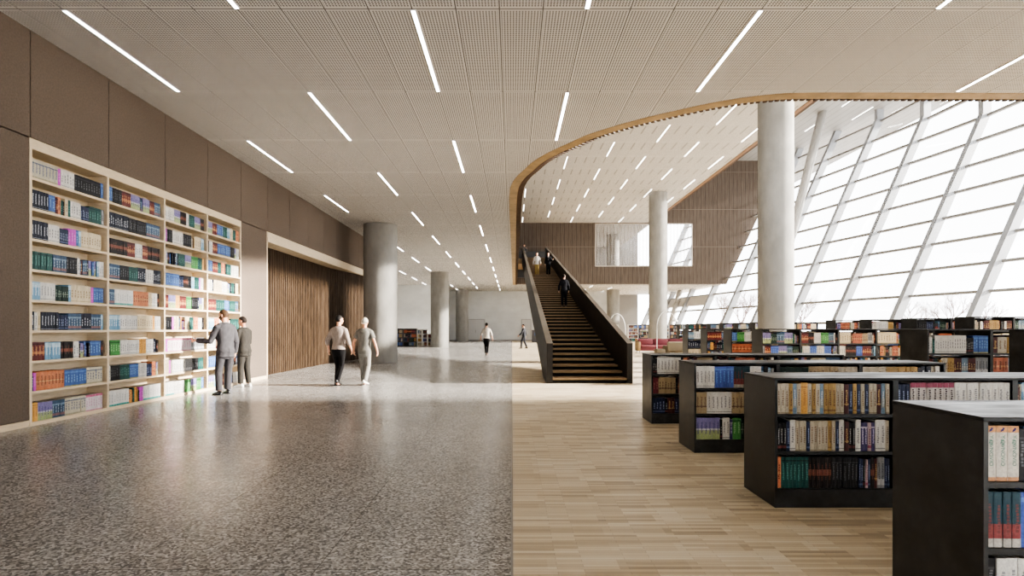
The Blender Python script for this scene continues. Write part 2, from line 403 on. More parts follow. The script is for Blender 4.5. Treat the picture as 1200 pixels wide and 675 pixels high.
# taper of trim width along path: wide all along
inner=offs(E,.27)
tr=MB()
for i in range(len(E)-1):
    a,c,d,e=E[i],E[i+1],inner[i+1],inner[i]
    tr.hexa([(a.x,a.y,CZ-.012),(c.x,c.y,CZ-.012),(d.x,d.y,CZ-.012),(e.x,e.y,CZ-.012)],[(a.x,a.y,CZ+SLAB),(c.x,c.y,CZ+SLAB),(d.x,d.y,CZ+SLAB),(e.x,e.y,CZ+SLAB)])
struct(tr.build('trim_3',M['fascia_wood']))
fin=MB(); pos_=0.0
def at_len(P,cum,s):
    for i in range(len(P)-1):
        if cum[i+1]>=s:
            f=(s-cum[i])/max(cum[i+1]-cum[i],1e-6); return P[i].lerp(P[i+1],f),(P[i+1]-P[i]).normalized()
    return P[-1],(P[-1]-P[-2]).normalized()
s_=0
while s_<cum[-1]:
    p,tg=at_len(E,cum,s_); n=Vector((tg.y,-tg.x)); a=p+n*.27; wd=.074; dp=.19
    q=[a,a+tg*wd,a+tg*wd+n*dp,a+n*dp]
    fin.hexa([(v.x,v.y,CZ+.02) for v in q],[(v.x,v.y,CZ+SLAB) for v in q])
    s_+=.137
struct(fin.build('trim_4',M['fascia_dark']))

# ------------------------------------------------------------------ upper ceiling, high ceiling, mezzanine wall
UZ=12.55; HZ=19.05; MY=58.0
b=MB(); b.box(-14,6,UZ,14.62,75,UZ+.5); struct(b.build('ceiling_upper',M['ceiling_up']))
b=MB(); b.box(14.62,6,UZ-.02,14.80,MY-.02,UZ+.75); struct(b.build('trim_5',M['fascia_dark']))
b=MB(); b.box(14.40,6,UZ-.03,14.62,MY-.02,UZ); struct(b.build('trim_6',mat('edge_wood',(.22,.12,.06),.6)))
b=MB(); b.box(14.62,6,UZ+.75,14.80,MY,HZ); struct(b.build('wall_void',M['white_paint']))
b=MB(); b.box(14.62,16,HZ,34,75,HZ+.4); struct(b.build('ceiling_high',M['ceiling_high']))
b=MB(); b.box(-14.2,6,6.9,-14,75,UZ); struct(b.build('wall_upper_left',M['white_paint']))
def facx(y,z): return 30-.1692*y+.435*(z-1.5)
# mezzanine wall with the glazed opening, right edge follows the facade
GX0,GX1,GZ0,GZ1=8.66,18.9,7.98,12.5
b=MB(); MB0=6.15
def rx(z): return 20.25+.47*(z-1.5)-.0
def wallpoly(pts):
    b.hexa([(p[0],MY,p[1]) for p in pts],[(p[0],MY+.35,p[1]) for p in pts])
wallpoly([(-.3,MB0),(GX0,MB0),(GX0,HZ),(-.3,HZ)])
wallpoly([(GX0,MB0),(GX1,MB0),(GX1,GZ0),(GX0,GZ0)])
wallpoly([(GX0,GZ1),(GX1,GZ1),(GX1,HZ),(GX0,HZ)])
wallpoly([(GX1,MB0),(rx(MB0),MB0),(rx(HZ),HZ),(GX1,HZ)])
b2=MB(); b2.box(-.3,MY+.35,MB0,22,MY+.5,8.0)
wm=struct(b.build('wall_mezzanine',M['ribbed'])); b2.build('floor_edge',M['white_paint'],wm)
b=MB(); b.box(-14,MY+.5,6.7,22,75,7.5); struct(b.build('floor_upper',mat('upper_floor',(.28,.25,.22),.6)))
b=MB(); b.box(-14,75,0,17,75.3,HZ); struct(b.build('wall_end',mat('end_wall',(.30,.29,.28),.8)))
w2=empty('window_2'); struct(w2)
b=MB(); b.quad([(GX0,MY+.1,GZ0),(GX1,MY+.1,GZ0),(GX1,MY+.1,GZ1),(GX0,MY+.1,GZ1)]); b.build('pane',M['glass_frit'],w2)
b=MB()
for x0,z0,x1,z1 in ((GX0,GZ0,GX1,GZ0+.1),(GX0,GZ1-.1,GX1,GZ1),(GX0,GZ0,GX0+.1,GZ1),(GX1-.1,GZ0,GX1,GZ1)): b.box(x0,MY-.02,z0,x1,MY+.05,z1)
b.build('frame',mat('window_frame',(.42,.38,.34),.5),w2)

# ------------------------------------------------------------------ glass facade = window_1
w1=empty('window_1'); struct(w1)
YM=[30+4.85*k for k in range(-7,10)]
def zb(y): return min(HZ,max(9.0,14.96+.34*(y-34.85)))
FN=Vector((1,.1692,0)).normalized(); FT=Vector((-.1692,1,0)).normalized()
def fp(y,z):
    zz=zb(y)
    return Vector((facx(y,min(z,zz)),y,z))
for y in YM:
    b=MB(); zz=zb(y); wd=FT*.16; dp=FN*.60
    def sec(z): 
        p=fp(y,z); return [p-wd-dp,p+wd-dp,p+wd,p-wd]
    zs=[-.1,zz] if zz>=HZ-.01 else [-.1,zz,HZ]
    for i in range(len(zs)-1): b.hexa(sec(zs[i]),sec(zs[i+1]))
    b.build('mullion',M['mullion'],w1)
TZ=[1.9+1.62*k for k in range(-1,11)]
for z in TZ:
    b=MB()
    for i in range(len(YM)-1):
        a,c=fp(YM[i]-0,z),fp(YM[i+1],z); h=.075; dp=FN*.22
        if a.y>72: continue
        b.hexa([a-dp-Vector((0,0,h)),c-dp-Vector((0,0,h)),c-Vector((0,0,h)),a-Vector((0,0,h))],[a-dp+Vector((0,0,h)),c-dp+Vector((0,0,h)),c+Vector((0,0,h)),a+Vector((0,0,h))])
    b.build('transom',M['transom'],w1)
b=MB()
for i in range(len(YM)-1):
    y0,y1=YM[i],YM[i+1]; za,zc=zb(y0),zb(y1)
    a0=fp(y0,0);a1=fp(y0,za);c0=fp(y1,0);c1=fp(y1,zc)
    b.quad([a0,c0,c1]); b.quad([a0,c1,a1])
    t0=fp(y0,HZ); t1=fp(y1,HZ)
    if za<HZ or zc<HZ: b.quad([a1,c1,t1]); b.quad([a1,t1,t0])
b.build('pane',M['glass'],w1)
# spandrel band and thick rails past the mezzanine
b=MB()
for i in range(len(YM)-1):
    if YM[i]<58: continue
    for z0,z1 in ((4.05,5.1),):
        a0,c0,a1,c1=fp(YM[i],z0),fp(YM[i+1],z0),fp(YM[i],z1),fp(YM[i+1],z1); d=FN*.3
        b.hexa([a0-d,c0-d,c0+d*.3,a0+d*.3],[a1-d,c1-d,c1+d*.3,a1+d*.3])
b.build('spandrel',mat('spandrel',(.55,.54,.53),.6),w1)
b=MB()
for i in range(len(YM)-1):
    a,c=fp(YM[i],0),fp(YM[i+1],0); d=FN*.4
    b.hexa([a-d,c-d,c+d*.3,a+d*.3],[x_+Vector((0,0,.35)) for x_ in (a-d,c-d,c+d*.3,a+d*.3)])
b.build('sill',M['mullion'],w1)

# ------------------------------------------------------------------ columns
def column(x,y,z0,z1,r,label):
    b=MB(); n=48
    rings=[[(r*math.cos(2*PI*k/n),r*math.sin(2*PI*k/n),z) for k in range(n)] for z in (0,.004,z1-z0-.004,z1-z0)]
    b.loft(rings); o=b.build('concrete_column',M['concrete'],smooth=True,loc=(x,y,z0))
    me=o.data
    for p in me.polygons: p.use_smooth = len(p.vertices)==4
    return tag(o,label,'column','round concrete columns')
column(-5.82,24.55,0,CZ,.735,'thick round concrete column beside the timber slat wall and walkers')
column(-5.88,45.2,0,CZ,.735,'round concrete column on the terrazzo beside the white far bookcases')
column(-5.9,65.6,0,CZ,.735,'furthest round concrete column, against the grey far wall')
column(11.6,24.4,0,UZ,.73,'tall round concrete column rising through the ceiling opening behind black bookcases')
column(11.9,45.2,0,UZ,.73,'tall round concrete column beside the pink sofa, right of the staircase')
column(11.95,65.5,0,CZ,.73,'pale column under the mezzanine, just right of the staircase')
column(11.95,65.5,7.5,UZ,.73,'column seen through the mezzanine window')
M['lean_white']=mat('lean_white',(.46,.45,.43),.6)
def lean(a,c,r,label):
    b=MB(); b.tube([a,Vector(a).lerp(Vector(c),.5),c],r,24); o=b.build('leaning_column',M['lean_white'],smooth=True)
    return tag(o,label,'column')
lean((20.4,45,0),(25.2,45.0,HZ),.33,'slim white leaning column behind the tall concrete column by the glass facade')
lean((18.3,66,0),(20.0,66,CZ),.30,'slim white leaning column under the mezzanine by the slanted windows')

# ------------------------------------------------------------------ stair
st=empty('staircase',(0,15.2,0)); tag(st,'long straight black staircase with solid balustrades and pale wooden treads','staircase')
N=58; G=.64; R=.14; XI0,XI1=1.115,3.15; SL=R/G
b=MB()
for i in range(N):
    y=i*G; z=R*(i+1)
    b.box(XI0,y+.035,z-R,XI1,y+.05,z-.05)
    b.box(XI0,y+.05,max(z-R-.25,.0),XI1,y+G+.05,z-.052)
b.build('riser',M['black_gap'],st)
for i in range(N):
    b=MB(); y=i*G; z=R*(i+1); b.box(XI0,y,z-.05,XI1,y+G+.03,z); b.build('tread',M['tread'],st)
LY=N*G; LZ=N*R
for xa,xb,nm in ((.95,XI0,'balustrade'),(XI1,3.30,'balustrade')):
    b=MB()
    prof=[(0-.03,0),(.0+1.6,0),(LY+.3,LZ-.55),(LY+.3,LZ+1.08),(-.03,1.08)]
    n=len(prof)
    b.v=[(xa,p[0],p[1]) for p in prof]+[(xb,p[0],p[1]) for p in prof]
    b.f=[tuple(reversed(range(n))),tuple(range(n,2*n))]+[(i,(i+1)%n,n+(i+1)%n,n+i) for i in range(n)]
    b.c=[None]*len(b.f); b.m=[0]*len(b.f)
    bb=b.build(nm,M['stair_black'],st)
    b=MB(); e=.004
    b.hexa([(xa-e,-.034,1.08),(xb+e,-.034,1.08),(xb+e,LY+.3,LZ+1.08),(xa-e,LY+.3,LZ+1.08)],[(xa-e,-.034,1.10),(xb+e,-.034,1.10),(xb+e,LY+.3,LZ+1.10),(xa-e,LY+.3,LZ+1.10)])
    b.build('rail_cap',M['rail_cap'],bb)
b=MB(); b.box(.3,LY+.02,LZ-.5,3.6,MY-15.2-.03,LZ); b.build('landing',M['tread'],st)
b=MB(); b.box(.3,MY-15.2-.28,LZ-1.3,3.55,MY-15.2-.06,LZ+1.4); b.box(.2,LY+.4,LZ-.5,.3,MY-15.2-.06,LZ+1.1); b.build('landing_parapet',mat('parapet_dark',(.045,.047,.05),.4),st)

# ------------------------------------------------------------------ ceiling lights
LIGHTS=[]
def ceiling_light(x,y0,y1,z,label,group,m,w_=.052):
    o=empty('ceiling_light',(x,(y0+y1)/2,z)); L=(y1-y0)/2-.03
    b=MB(); b.box(-w_/2,-L,-.016,w_/2,L,-.006); b.build('diffuser',m,o)
    b=MB(); b.box(-w_/2-.012,-L-.01,-.012,-w_/2,L+.01,0); b.box(w_/2,-L-.01,-.012,w_/2+.012,L+.01,0); b.box(-w_/2,-L-.01,-.012,w_/2,-L,0); b.box(-w_/2,L,-.012,w_/2,L+.01,0)
    b.build('frame',M['lamp_white'],o)
    tag(o,label,'ceiling light',group); LIGHTS.append((o,x,y0,y1,z))
ORD=['nearest','second','third','fourth','fifth','sixth','seventh','eighth','ninth','tenth','eleventh','twelfth','thirteenth']
T=2.765
def inframe(x,y0,y1,z):
    n=0
    for k in range(5):
        y=y0+(y1-y0)*k/4
        if y<.5: continue
        px,py=proj((x,y,z))
        if -3<px<1203 and -3<py<678: n+=1
    return n>0
lower_rows={-8.92:'over the rear alcove',-6.42:'closest to the left wall',-3.92:'second from the left wall',-1.42:'third from the left wall',1.07:'just left of the opening',3.57:'over the wood floor',6.07:'second from the right',8.57:'furthest right'}
PEND=[]
for i,(x,ph) in enumerate(lower_rows.items()):
    for k in range(-3,25):
        a=7.93+T*k
        if (k%2==0)!=(i%2==1): continue
        y0,y1=a,a+T
        if x>0 and y1>10.8+.1 and x>1.5: continue
        if x==1.07 and y1>13.8: continue
        if x<-8 and y0<38: continue
        if y1>(57.8 if x<-8 else 66.5): continue
        if inframe(x,y0,y1,CZ): PEND.append((x,y0,y1,CZ,('lower',ph),M['light']))
up_rows={1.07:'above the staircase',3.57:'second from the staircase',6.07:'third from the staircase',8.57:'fourth from the staircase',11.07:'over the tall columns',13.57:'along the timber edge'}
for i,(x,ph) in enumerate(up_rows.items()):
    for k in range(-8,14):
        a=30.05+T*k
        if (k%2==0)!=(i%2==1): continue
        if a<14 or a+T>58: continue
        if inframe(x,a,a+T,UZ): PEND.append((x,a,a+T,UZ,('upper',ph),M['light_far']))
for x,ph in ((26.07,'inner row'),(28.57,'row along the glass')):
    for k in range(-2,8):
        a=(30.05 if x<27 else 27.29)+T*k
        if k%2 or a<38 or a+T>57 : continue
        if x+.2>facx(a+T,HZ)-.6: continue
        PEND.append((x,a,a+T,HZ,('high',ph),M['light_far']))
for x in (3.57,6.07,8.57,11.07):
    for k in range(0,2):
        a=58.9+T*k*2+(T if x in (6.07,11.07) else 0)*.9
        PEND.append((x,a,a+T,CZ,('mezz','%.2f'%x),M['light_far']))

# ------------------------------------------------------------------ books
def L(*c): return s2l(c)
W_=L(232,228,220)
ST={ # code: (description, main, bands[(z0,z1,col)], marks, width, height)
 'c':('cream book with blue stripe',L(214,205,180),[(.0,.10,L(190,180,150)),(.78,.84,L(90,110,150))],L(80,100,150),.055,.29),
 'm':('magenta book',L(215,20,205),[],L(240,150,235),.05,.28),
 'w':('white book',L(232,229,222),[(.06,.10,L(170,170,170))],L(150,150,155),.05,.28),
 'q':('white book with teal foot',L(238,236,230),[(0,.11,L(60,180,180))],L(190,200,200),.058,.29),
 'k':('black book',L(26,26,30),[(.8,.84,L(70,70,75))],L(110,112,118),.052,.28),
 'b':('blue book',L(40,98,178),[(0,.06,L(180,170,90)),(.8,.9,L(70,130,205))],L(120,175,225),.052,.28),
 'n':('navy book with white lettering',L(24,33,58),[(.05,.08,L(160,165,175))],L(205,208,215),.05,.29),
 't':('dark teal book',L(22,92,86),[(.86,.90,L(10,50,50))],L(90,160,150),.053,.28),
 'g':('bright green book',L(62,160,62),[(.8,.9,L(35,115,45))],L(160,215,150),.055,.28),
 'r':('dark red book with orange band',L(122,34,28),[(.35,.5,L(200,120,50)),(.88,.95,L(60,20,20))],L(220,150,70),.052,.28),
 'd':('black book with copper band',L(38,28,26),[(.4,.6,L(150,72,42))],L(120,70,50),.052,.28),
 'l':('lavender and lime book',L(140,130,190),[(0,.42,L(180,195,130)),(.42,.5,L(225,225,230))],L(90,80,150),.053,.28),
 'o':('orange book',L(222,124,52),[(.45,.5,L(245,190,120))],L(120,60,30),.06,.29),
 'y':('yellow book',L(232,168,36),[(.84,.88,L(190,120,20))],L(200,130,30),.06,.29),
 'i':('white book with pink top',L(238,228,230),[(.86,1,L(225,95,150)),(0,.06,L(225,130,170))],L(220,140,180),.055,.28),
 's':('sky blue book',L(110,170,208),[(.7,.95,L(190,220,235))],L(230,240,245),.05,.28),
 'e':('plain cream book',L(226,208,170),[(.05,.08,L(190,160,110))],L(170,140,100),.055,.29),
 'a':('grey book',L(150,152,156),[(.1,.3,L(200,200,202))],L(90,92,98),.05,.28),
 'u':('steel blue book',L(56,92,128),[(.1,.25,L(150,110,110)),(.7,.8,L(130,160,185))],L(170,190,205),.05,.28),
 'h':('white book with pink top',L(214,206,200),[(.84,1,L(170,40,90))],L(60,50,60),.045,.27),
 'W':('thick white book with orange ends',L(214,205,190),[(0,.07,L(205,140,80)),(.88,1,L(214,140,55))],None,.054,.26),
 'T':('teal book with red tail',L(28,74,88),[(0,.16,L(190,185,175)),(.16,.42,L(150,50,50))],L(120,50,50),.042,.262),
 'B':('glossy blue book',L(28,84,190),[(.82,.9,L(70,130,215))],L(90,160,235),.05,.26),
 'E':('beige book',L(202,190,166),[(.02,.05,L(160,140,110))],L(140,110,90),.034,.255),
 'G':('gold book',L(186,146,66),[(.1,.14,L(140,100,40))],L(110,80,40),.034,.255),
 'N':('dark blue book',L(26,44,86),[(.1,.16,L(90,110,150))],L(150,165,200),.034,.25),
 'S':('light blue book',L(120,150,175),[(.2,.5,L(160,170,170))],L(220,225,230),.034,.255),
 'R':('crimson book',L(128,24,40),[],L(180,120,110),.045,.255),
 'A':('tan book',L(184,160,120),[(.3,.36,L(130,100,70))],L(120,95,70),.045,.26),
 'P':('purple book',L(70,56,120),[(.8,.86,L(200,190,210))],L(210,200,225),.034,.24),
 'D':('dark green book',L(20,58,48),[(.45,.5,L(140,150,130))],L(150,170,150),.038,.25),
 'O':('rust book',L(196,96,44),[(.4,.52,L(226,150,90))],L(110,50,30),.045,.26),
 'M':('maroon book',L(92,30,30),[(.3,.35,L(180,140,80))],L(200,160,90),.04,.25),
 'K':('thin black book',L(22,22,26),[(.1,.2,L(120,40,40))],L(190,190,190),.03,.24),
 'I':('pale pink book',L(208,180,184),[(.1,.2,L(170,60,110))],L(120,60,90),.034,.24),
}
MIX='wknbtrdlysouaPMKGE'
def parse(seq):
    out=[]; i=0
    while i<len(seq):
        ch=seq[i]; i+=1; num=''
        while i<len(seq) and seq[i].isdigit(): num+=seq[i]; i+=1
        n=int(num or 1)
        for _ in range(n): out.append((random.choice(MIX),True) if ch=='x' else (ch,False))
    return out
def jit(c,a): 
    k=1+random.uniform(-a,a); return tuple(min(1,max(0,v*k)) for v in c)
BOOKS=[]     # dict: origin, facing ('x' or 'y'), w,h,d, style, label parts
def shelf_books(seq, p0, along, face, width, maxh, meta, fit=True, depth=.2, wscale=1.0, cull=True):
    """p0: left front corner of shelf (as seen), along: unit vec to the right, face: unit vec toward viewer"""
    items=parse(seq) if isinstance(seq,str) else seq
    ws=[]; hs=[]; lastk=None; hh=None
    for code,mixed in items:
        w0=ST[code][4]*wscale; h0=ST[code][5]
        if mixed: w0*=random.uniform(.6,1.05); h0*=random.uniform(.82,1.02)
        ws.append(w0); hs.append(min(h0,maxh-.02))
    tot=sum(ws)
    if fit:
        k=width/tot; ws=[w*k for w in ws]
    x=0
    for n,((code,mixed),w0,h0) in enumerate(zip(items,ws,hs)):
        if x+w0>width+.001: break
        c=Vector(p0)+Vector(along)*(x+w0/2); x+=w0
        rec=Vector((0,0,.0015))+Vector(face)*(-random.uniform(.012,.02) if not mixed else -random.uniform(.01,.045))
        BOOKS.append(dict(o=c+rec,a=Vector(along),f=Vector(face),w=w0*.965,h=h0*random.uniform(.992,1.0),d=depth,s=code,n=n,meta=meta))
def book_into(mb,bk,detail,world=True,pages=True):
    desc,main,bands,mark,_,_=ST[bk['s']]
    rnd=random.Random(hash((round(bk['o'].x,3),round(bk['o'].y,3),round(bk['o'].z,3)))&0xffff)
    w,h,d=bk['w'],bk['h'],bk['d']
    k=1+rnd.uniform(-.10,.10); J=lambda c: tuple(min(1,v*k) for v in c)
    a,f=bk['a'],bk['f']; up=Vector((0,0,1)); O=bk['o'] if world else Vector((0,0,0))
    if not world: a=Vector((1,0,0)); f=Vector((0,-1,0))
    P=lambda x,y,z: O+a*x-f*y+up*z        # y = depth into the shelf
    cuts=sorted(set([0,1]+[z for b_ in bands for z in b_[:2]]))
    pro=.004 if detail else 0
    for z0,z1 in zip(cuts[:-1],cuts[1:]):
        zc=(z0+z1)/2; col=main
        for b0,b1,bc in bands:
            if b0<=zc<=b1: col=bc
        col=J(col)
        if detail:
            xs=[-w/2,-w*.3,w*.3,w/2]; ys=[pro,0,0,pro]
            for i in range(3): mb.quad([P(xs[i],ys[i],z0*h),P(xs[i+1],ys[i+1],z0*h),P(xs[i+1],ys[i+1],z1*h),P(xs[i],ys[i],z1*h)],col)
        else: mb.quad([P(-w/2,0,z0*h),P(w/2,0,z0*h),P(w/2,0,z1*h),P(-w/2,0,z1*h)],col)
    mc=J(main)
    th=min(.003,w*.12)
    if detail:
        for sx in (-1,1):
            x0,x1=sx*w/2,sx*(w/2-th)
            mb.quad([P(x0,pro,0),P(x0,d,0),P(x0,d,h),P(x0,pro,h)],mc); mb.quad([P(x1,pro,0),P(x1,d,0),P(x1,d,h),P(x1,pro,h)],mc)
            mb.quad([P(x0,pro,h),P(x1,pro,h),P(x1,d,h),P(x0,d,h)],mc); mb.quad([P(x0,d,0),P(x1,d,0),P(x1,d,h),P(x0,d,h)],mc)
        mb.quad([P(-w/2,pro,h),P(w/2,pro,h),P(w/2,pro+.006,h),P(-w/2,pro+.006,h)],mc)
    else:
        mb.quad([P(-w/2,0,0),P(-w/2,d,0),P(-w/2,d,h),P(-w/2,0,h)],mc); mb.quad([P(w/2,0,0),P(w/2,d,0),P(w/2,d,h),P(w/2,0,h)],mc)
        mb.quad([P(-w/2,0,h),P(w/2,0,h),P(w/2,d,h),P(-w/2,d,h)],(.5,.46,.40) if pages else mc)
    # lettering strokes down the spine
    if mark:
        z=.24+rnd.uniform(0,.06); e=-.0006
        mw=w*.16
        segs=9 if detail else 3
        for _ in range(segs):
            ln=rnd.uniform(.025,.06) if detail else rnd.uniform(.06,.16)
            if z+ln>.82: break
            xo=rnd.uniform(-.06,.06)*w
            mb.quad([P(xo-mw,e,z*h),P(xo+mw,e,z*h),P(xo+mw,e,(z+ln)*h),P(xo-mw,e,(z+ln)*h)],mark)
            z+=ln+(.018 if detail else .05)

# --- built-in wooden bookcase in the left wall
bc=empty('bookcase',(XL,8.47,0)); tag(bc,'tall built-in pale wooden bookcase of four bays filling the left wall','bookcase')
BW=1.65; Y0=8.47; ZS=[.06+.471*i for i in range(9)]; ZT=4.26
b=MB(); b.box(-.40,0,0,-.36,6.62,4.42); b.build('back_panel',M['light_wood'],bc)
b=MB(); b.box(-.36,0,ZT,.004,6.62,4.42); b.build('header',M['light_wood_h'],bc)
b=MB(); b.box(-.36,0,0,.012,6.62,.06); b.build('plinth',M['light_wood_h'],bc)
for j in range(5):
    y=BW*j; wd=.045
    y=min(max(y-.0225,0),6.62-wd)
    b=MB(); b.box(-.36,y,.06,.003,y+wd,ZT); b.build('side_panel' if j in (0,4) else 'divider',M['light_wood'],bc)
for j in range(4):
    for i in range(1,9):
        b=MB(); b.box(-.36,BW*j+.022,ZS[i]-.04,.0,BW*(j+1)-.022,ZS[i]); b.build('shelf',M['light_wood_h'],bc)
b=MB(); b.box(XL-.6,8.47+6.62,.0,XL-.02,8.47+6.66,4.42); struct(b.build('trim_7',M['joint']))
LEFT=[
 ['c8m1w5k10b1','n6b2x5e1t1w4N5t5a1','n6w4N5m3b1s1e8','t7u5k4w1x9s1w2','s3w5D6s1e7m1b4','n1w1e1n6N5u5n4u4s1','r4s5d4w2x6b4d1','x1m1o8b8c6','y2l5u5c8i7'],
 ['b2k5r5l5x2l4r3u4','n6n4k9u8','d9r4w4r3d7','u5k4t4n4w4n4','u3q8o7e2w3d1','s5w8e7y1w3','D1g4w9y3w4n1x3','w1k5t5b5w5N5o2x3','q8x7m2q8'],
 ['w6l4d4w2t4l4d3','m1k3w6k5x3e4s2','w1x9t4l4g4t3y1','b8N4d3k2s2t3m1w2','r2l4y2r4g3k4n1l2w1','k3m1e2x5e2t2o2w2k1','m1i9a6','e2m1x1w8a4k4t3','q5w7g4l4g3b2'],
 ['l3r3b4t3s2e2t2o2','k1w2r3b8k3l1w2','b3r3t2o2k1t3w5','w3n1e5w4x3t2k1e2','r5t5b3t4u2','s3o2w3x3t4','w4x3e4w5x2','b7k2w2a3x3','l3s3r2w2x4w3'],
]
SHN=['top','second','third','fourth','fifth','sixth','seventh','eighth','bottom']
BAYN=['first','second','third','fourth']
for j in range(4):
    for i in range(9):
        z=ZS[8-i]; x0=XL
        gap=.10 if j<3 else .05
        shelf_books(LEFT[j][i],(x0-.0,Y0+BW*j+(.05 if j==0 else .03),z),(0,1,0),(1,0,0),BW-.08-gap*random.uniform(.5,1.2),.42,('left',SHN[i],BAYN[j]),depth=.23)

# --- black free-standing bookcases
def black_case(x0,y,bays,H,label,group,rows):
    D=.62; o=empty('bookcase',(x0,y,0)); tag(o,label,'bookcase',group)
    Wd=bays*1.0+.03; m=M['black']
    for x in (0,Wd-.022):
        b=MB(); b.box(x,0,0,x+.022,D,H-.022); b.build('end_panel',m,o)
    b=MB(); b.box(-.004,-.004,H-.022,Wd+.004,D+.004,H); bevel(b.build('top_panel',M['black_top'],o),.003,1)
    b=MB(); b.box(.022,.004,0,Wd-.022,D-.004,.159); b.build('plinth',m,o)
    for j in range(1,bays):
        b=MB(); b.box(j*1.0-.01,.003,.159,j*1.0+.035,D-.003,H-.022); b.build('divider',m,o)
    for j in range(bays):
        for z in rows[1:]:
            b=MB(); b.box((j*1.0+.035) if j else .022,.004,z-.028,((j+1)*1.0-.01) if j<bays-1 else Wd-.022,D-.004,z); b.build('shelf',m,o)
    return o
LOWR=[.159,.470,.782]; TALLR=[.159,.470,.782,1.11]; HIGHR=[.159,.470,.782,1.10,1.45]
def randseq(rnd,n=24,pool='wEAGbNDtrdlkOSMPheuRTBc'):
    out=[]
    while len(out)<n:
        c=rnd.choice(pool); k=rnd.choice([1,1,2,3,4,5,6,7]) if c!='x' else 3
        if rnd.random()<.28: out += [(rnd.choice('KPGMEwkINS'),True) for _ in range(rnd.randint(2,6))]
        else: out += [(c,False)]*k
    return out[:n]
NEAR=['nearest','second nearest','third nearest','fourth nearest']
LOWSEQ={
 (0,0):['W3x2k2E5','T4B4B2x4','k1w4k3w3x4'],
 (1,0):['E3G1S1E1y1E1G1E1S1G3E2M1N1G1N1E1N1E2M1S1E1','K3N1w1E3N1E5G1E1N1w1M1K2w1P2I1P1w2E1','o1t7d6k7N2K1I1N1d1M1a2N2','xx'],
 (1,1):['N3h8w9','N4E6x8','t6w8x6'],
 (1,2):['x6M3N4x4','x12','x12'],
 (2,0):['w5B5T5w3x4','A3w6A6','l6K1w2P1g2D4w2x4'],
 (2,1):['D8A7E6','k6x12','x16'],
 (2,2):['E6G8x5','x18','x18'],
 (3,0):['K2w7x6A5','R2A6x8','N4K1M2N2x9'],
 (3,1):['x6O6x8','x18','x18'],
 (3,2):['D4x6E6u4','x18','x18'],
}
SH3=['top','middle','lowest']
for k in range(4):
    y=2.587+2.052*k
    black_case(2.2,y,3,1.086,['low black bookcase nearest the camera, cut by the frame edge','second low black bookcase, cream books on its top shelf','third low black bookcase, bright blue books on its top shelf','furthest low black bookcase, beside the foot of the staircase'][k],'low black bookcases',LOWR)
    for j in range(3):
        for i in range(3):
            z=LOWR[2-i]; x=2.2+(j*1.0+.036 if j else .024)
            if proj((x,y,z))[0]>1204: continue
            seq=LOWSEQ.get((k,j),['x20']*3)[i]
            fit=len(parse(seq))>17; wd=.945
            if k==0: fit=False
            shelf_books(seq,(x,y,z),(1,0,0),(0,-1,0),wd,.283,('low',SH3[i],BAYN[j],NEAR[k]),fit=fit if k else False,depth=.2,wscale=1.0)
        for i in range(3):
            z=LOWR[2-i]; x=2.2+(j*1.0+.036 if j else .024)
            if proj((x,y,z))[0]>1204: continue
            rr=random.Random(k*100+j*10+i); shelf_books(randseq(rr,26),(x+.945,y+.62,z),(-1,0,0),(0,1,0),.945,.283,None,fit=False,depth=.2)
rr=random.Random(3)
TALL=[(6.69,4),(8.74,4),(14.53,5),(16.57,4),(18.65,4),(20.67,4)]
TLAB=['medium-height black bookcase at the right frame edge, its end panel showing','medium-height black bookcase with white journals, behind the low cases','long medium-height black bookcase in front of the big column','black bookcase with rust books on its middle shelf, behind the long one','narrow visible black bookcase, second beside the greige armchair','black bookcase right beside the greige armchair']
TSEQ={(1,0):['x3w13K5b6','x5E3G3M3S3M3a4','x20','x20'],(1,1):['M1E2G2S2E3A2','O3S2w3x4','x20','x20'],
 (2,0):['l3D3u3l3x4','x1r3B4l4u3D4','x20','x20'],(2,1):['r4d3w4g4u3x2','x1w4B4w4B4x4','x20','x20'],(2,2):['e5M1O5A3a2x2','w3d5B3r4x3','x20','x20'],(2,3):['e7x8','x6O2x6','x20','x20'],
 (3,0):['b3g4w4a3x5','O9','x20','x20'],(4,0):['r6u5x2','x14','x20','x20'],(5,0):['S4w3a6','n12','e8','x20'],
 (0,0):['x20']*4}
for k,(y,bays) in enumerate(TALL):
    x0=6.55
    black_case(x0,y,bays,1.49,TLAB[k],'medium-height black bookcases',TALLR)
    for j in range(bays):
        for i in range(4):
            z=TALLR[3-i]; x=x0+(j*1.0+.036 if j else .024)
            if proj((x,y,z))[0]>1204: continue
            seq=TSEQ.get((k,j),[None]*4)[i] or randseq(rr,26)
            shelf_books(seq,(x,y,z),(1,0,0),(0,-1,0),.945,.283 if i else .34,('tall',['top','second','third','lowest'][i],BAYN[min(j,3)] if j<4 else 'fifth',['right-edge','white-journal','long','rust-book','second armchair-side','armchair-side'][k]),fit=True,depth=.2)
            shelf_books(randseq(rr,26),(x+.945,y+.62,z),(-1,0,0),(0,1,0),.945,.283 if i else .34,None,fit=False,depth=.2)
HIGH=[13.98+2.0*k for k in range(4)]+[26.6+2.0*k for k in range(7)]
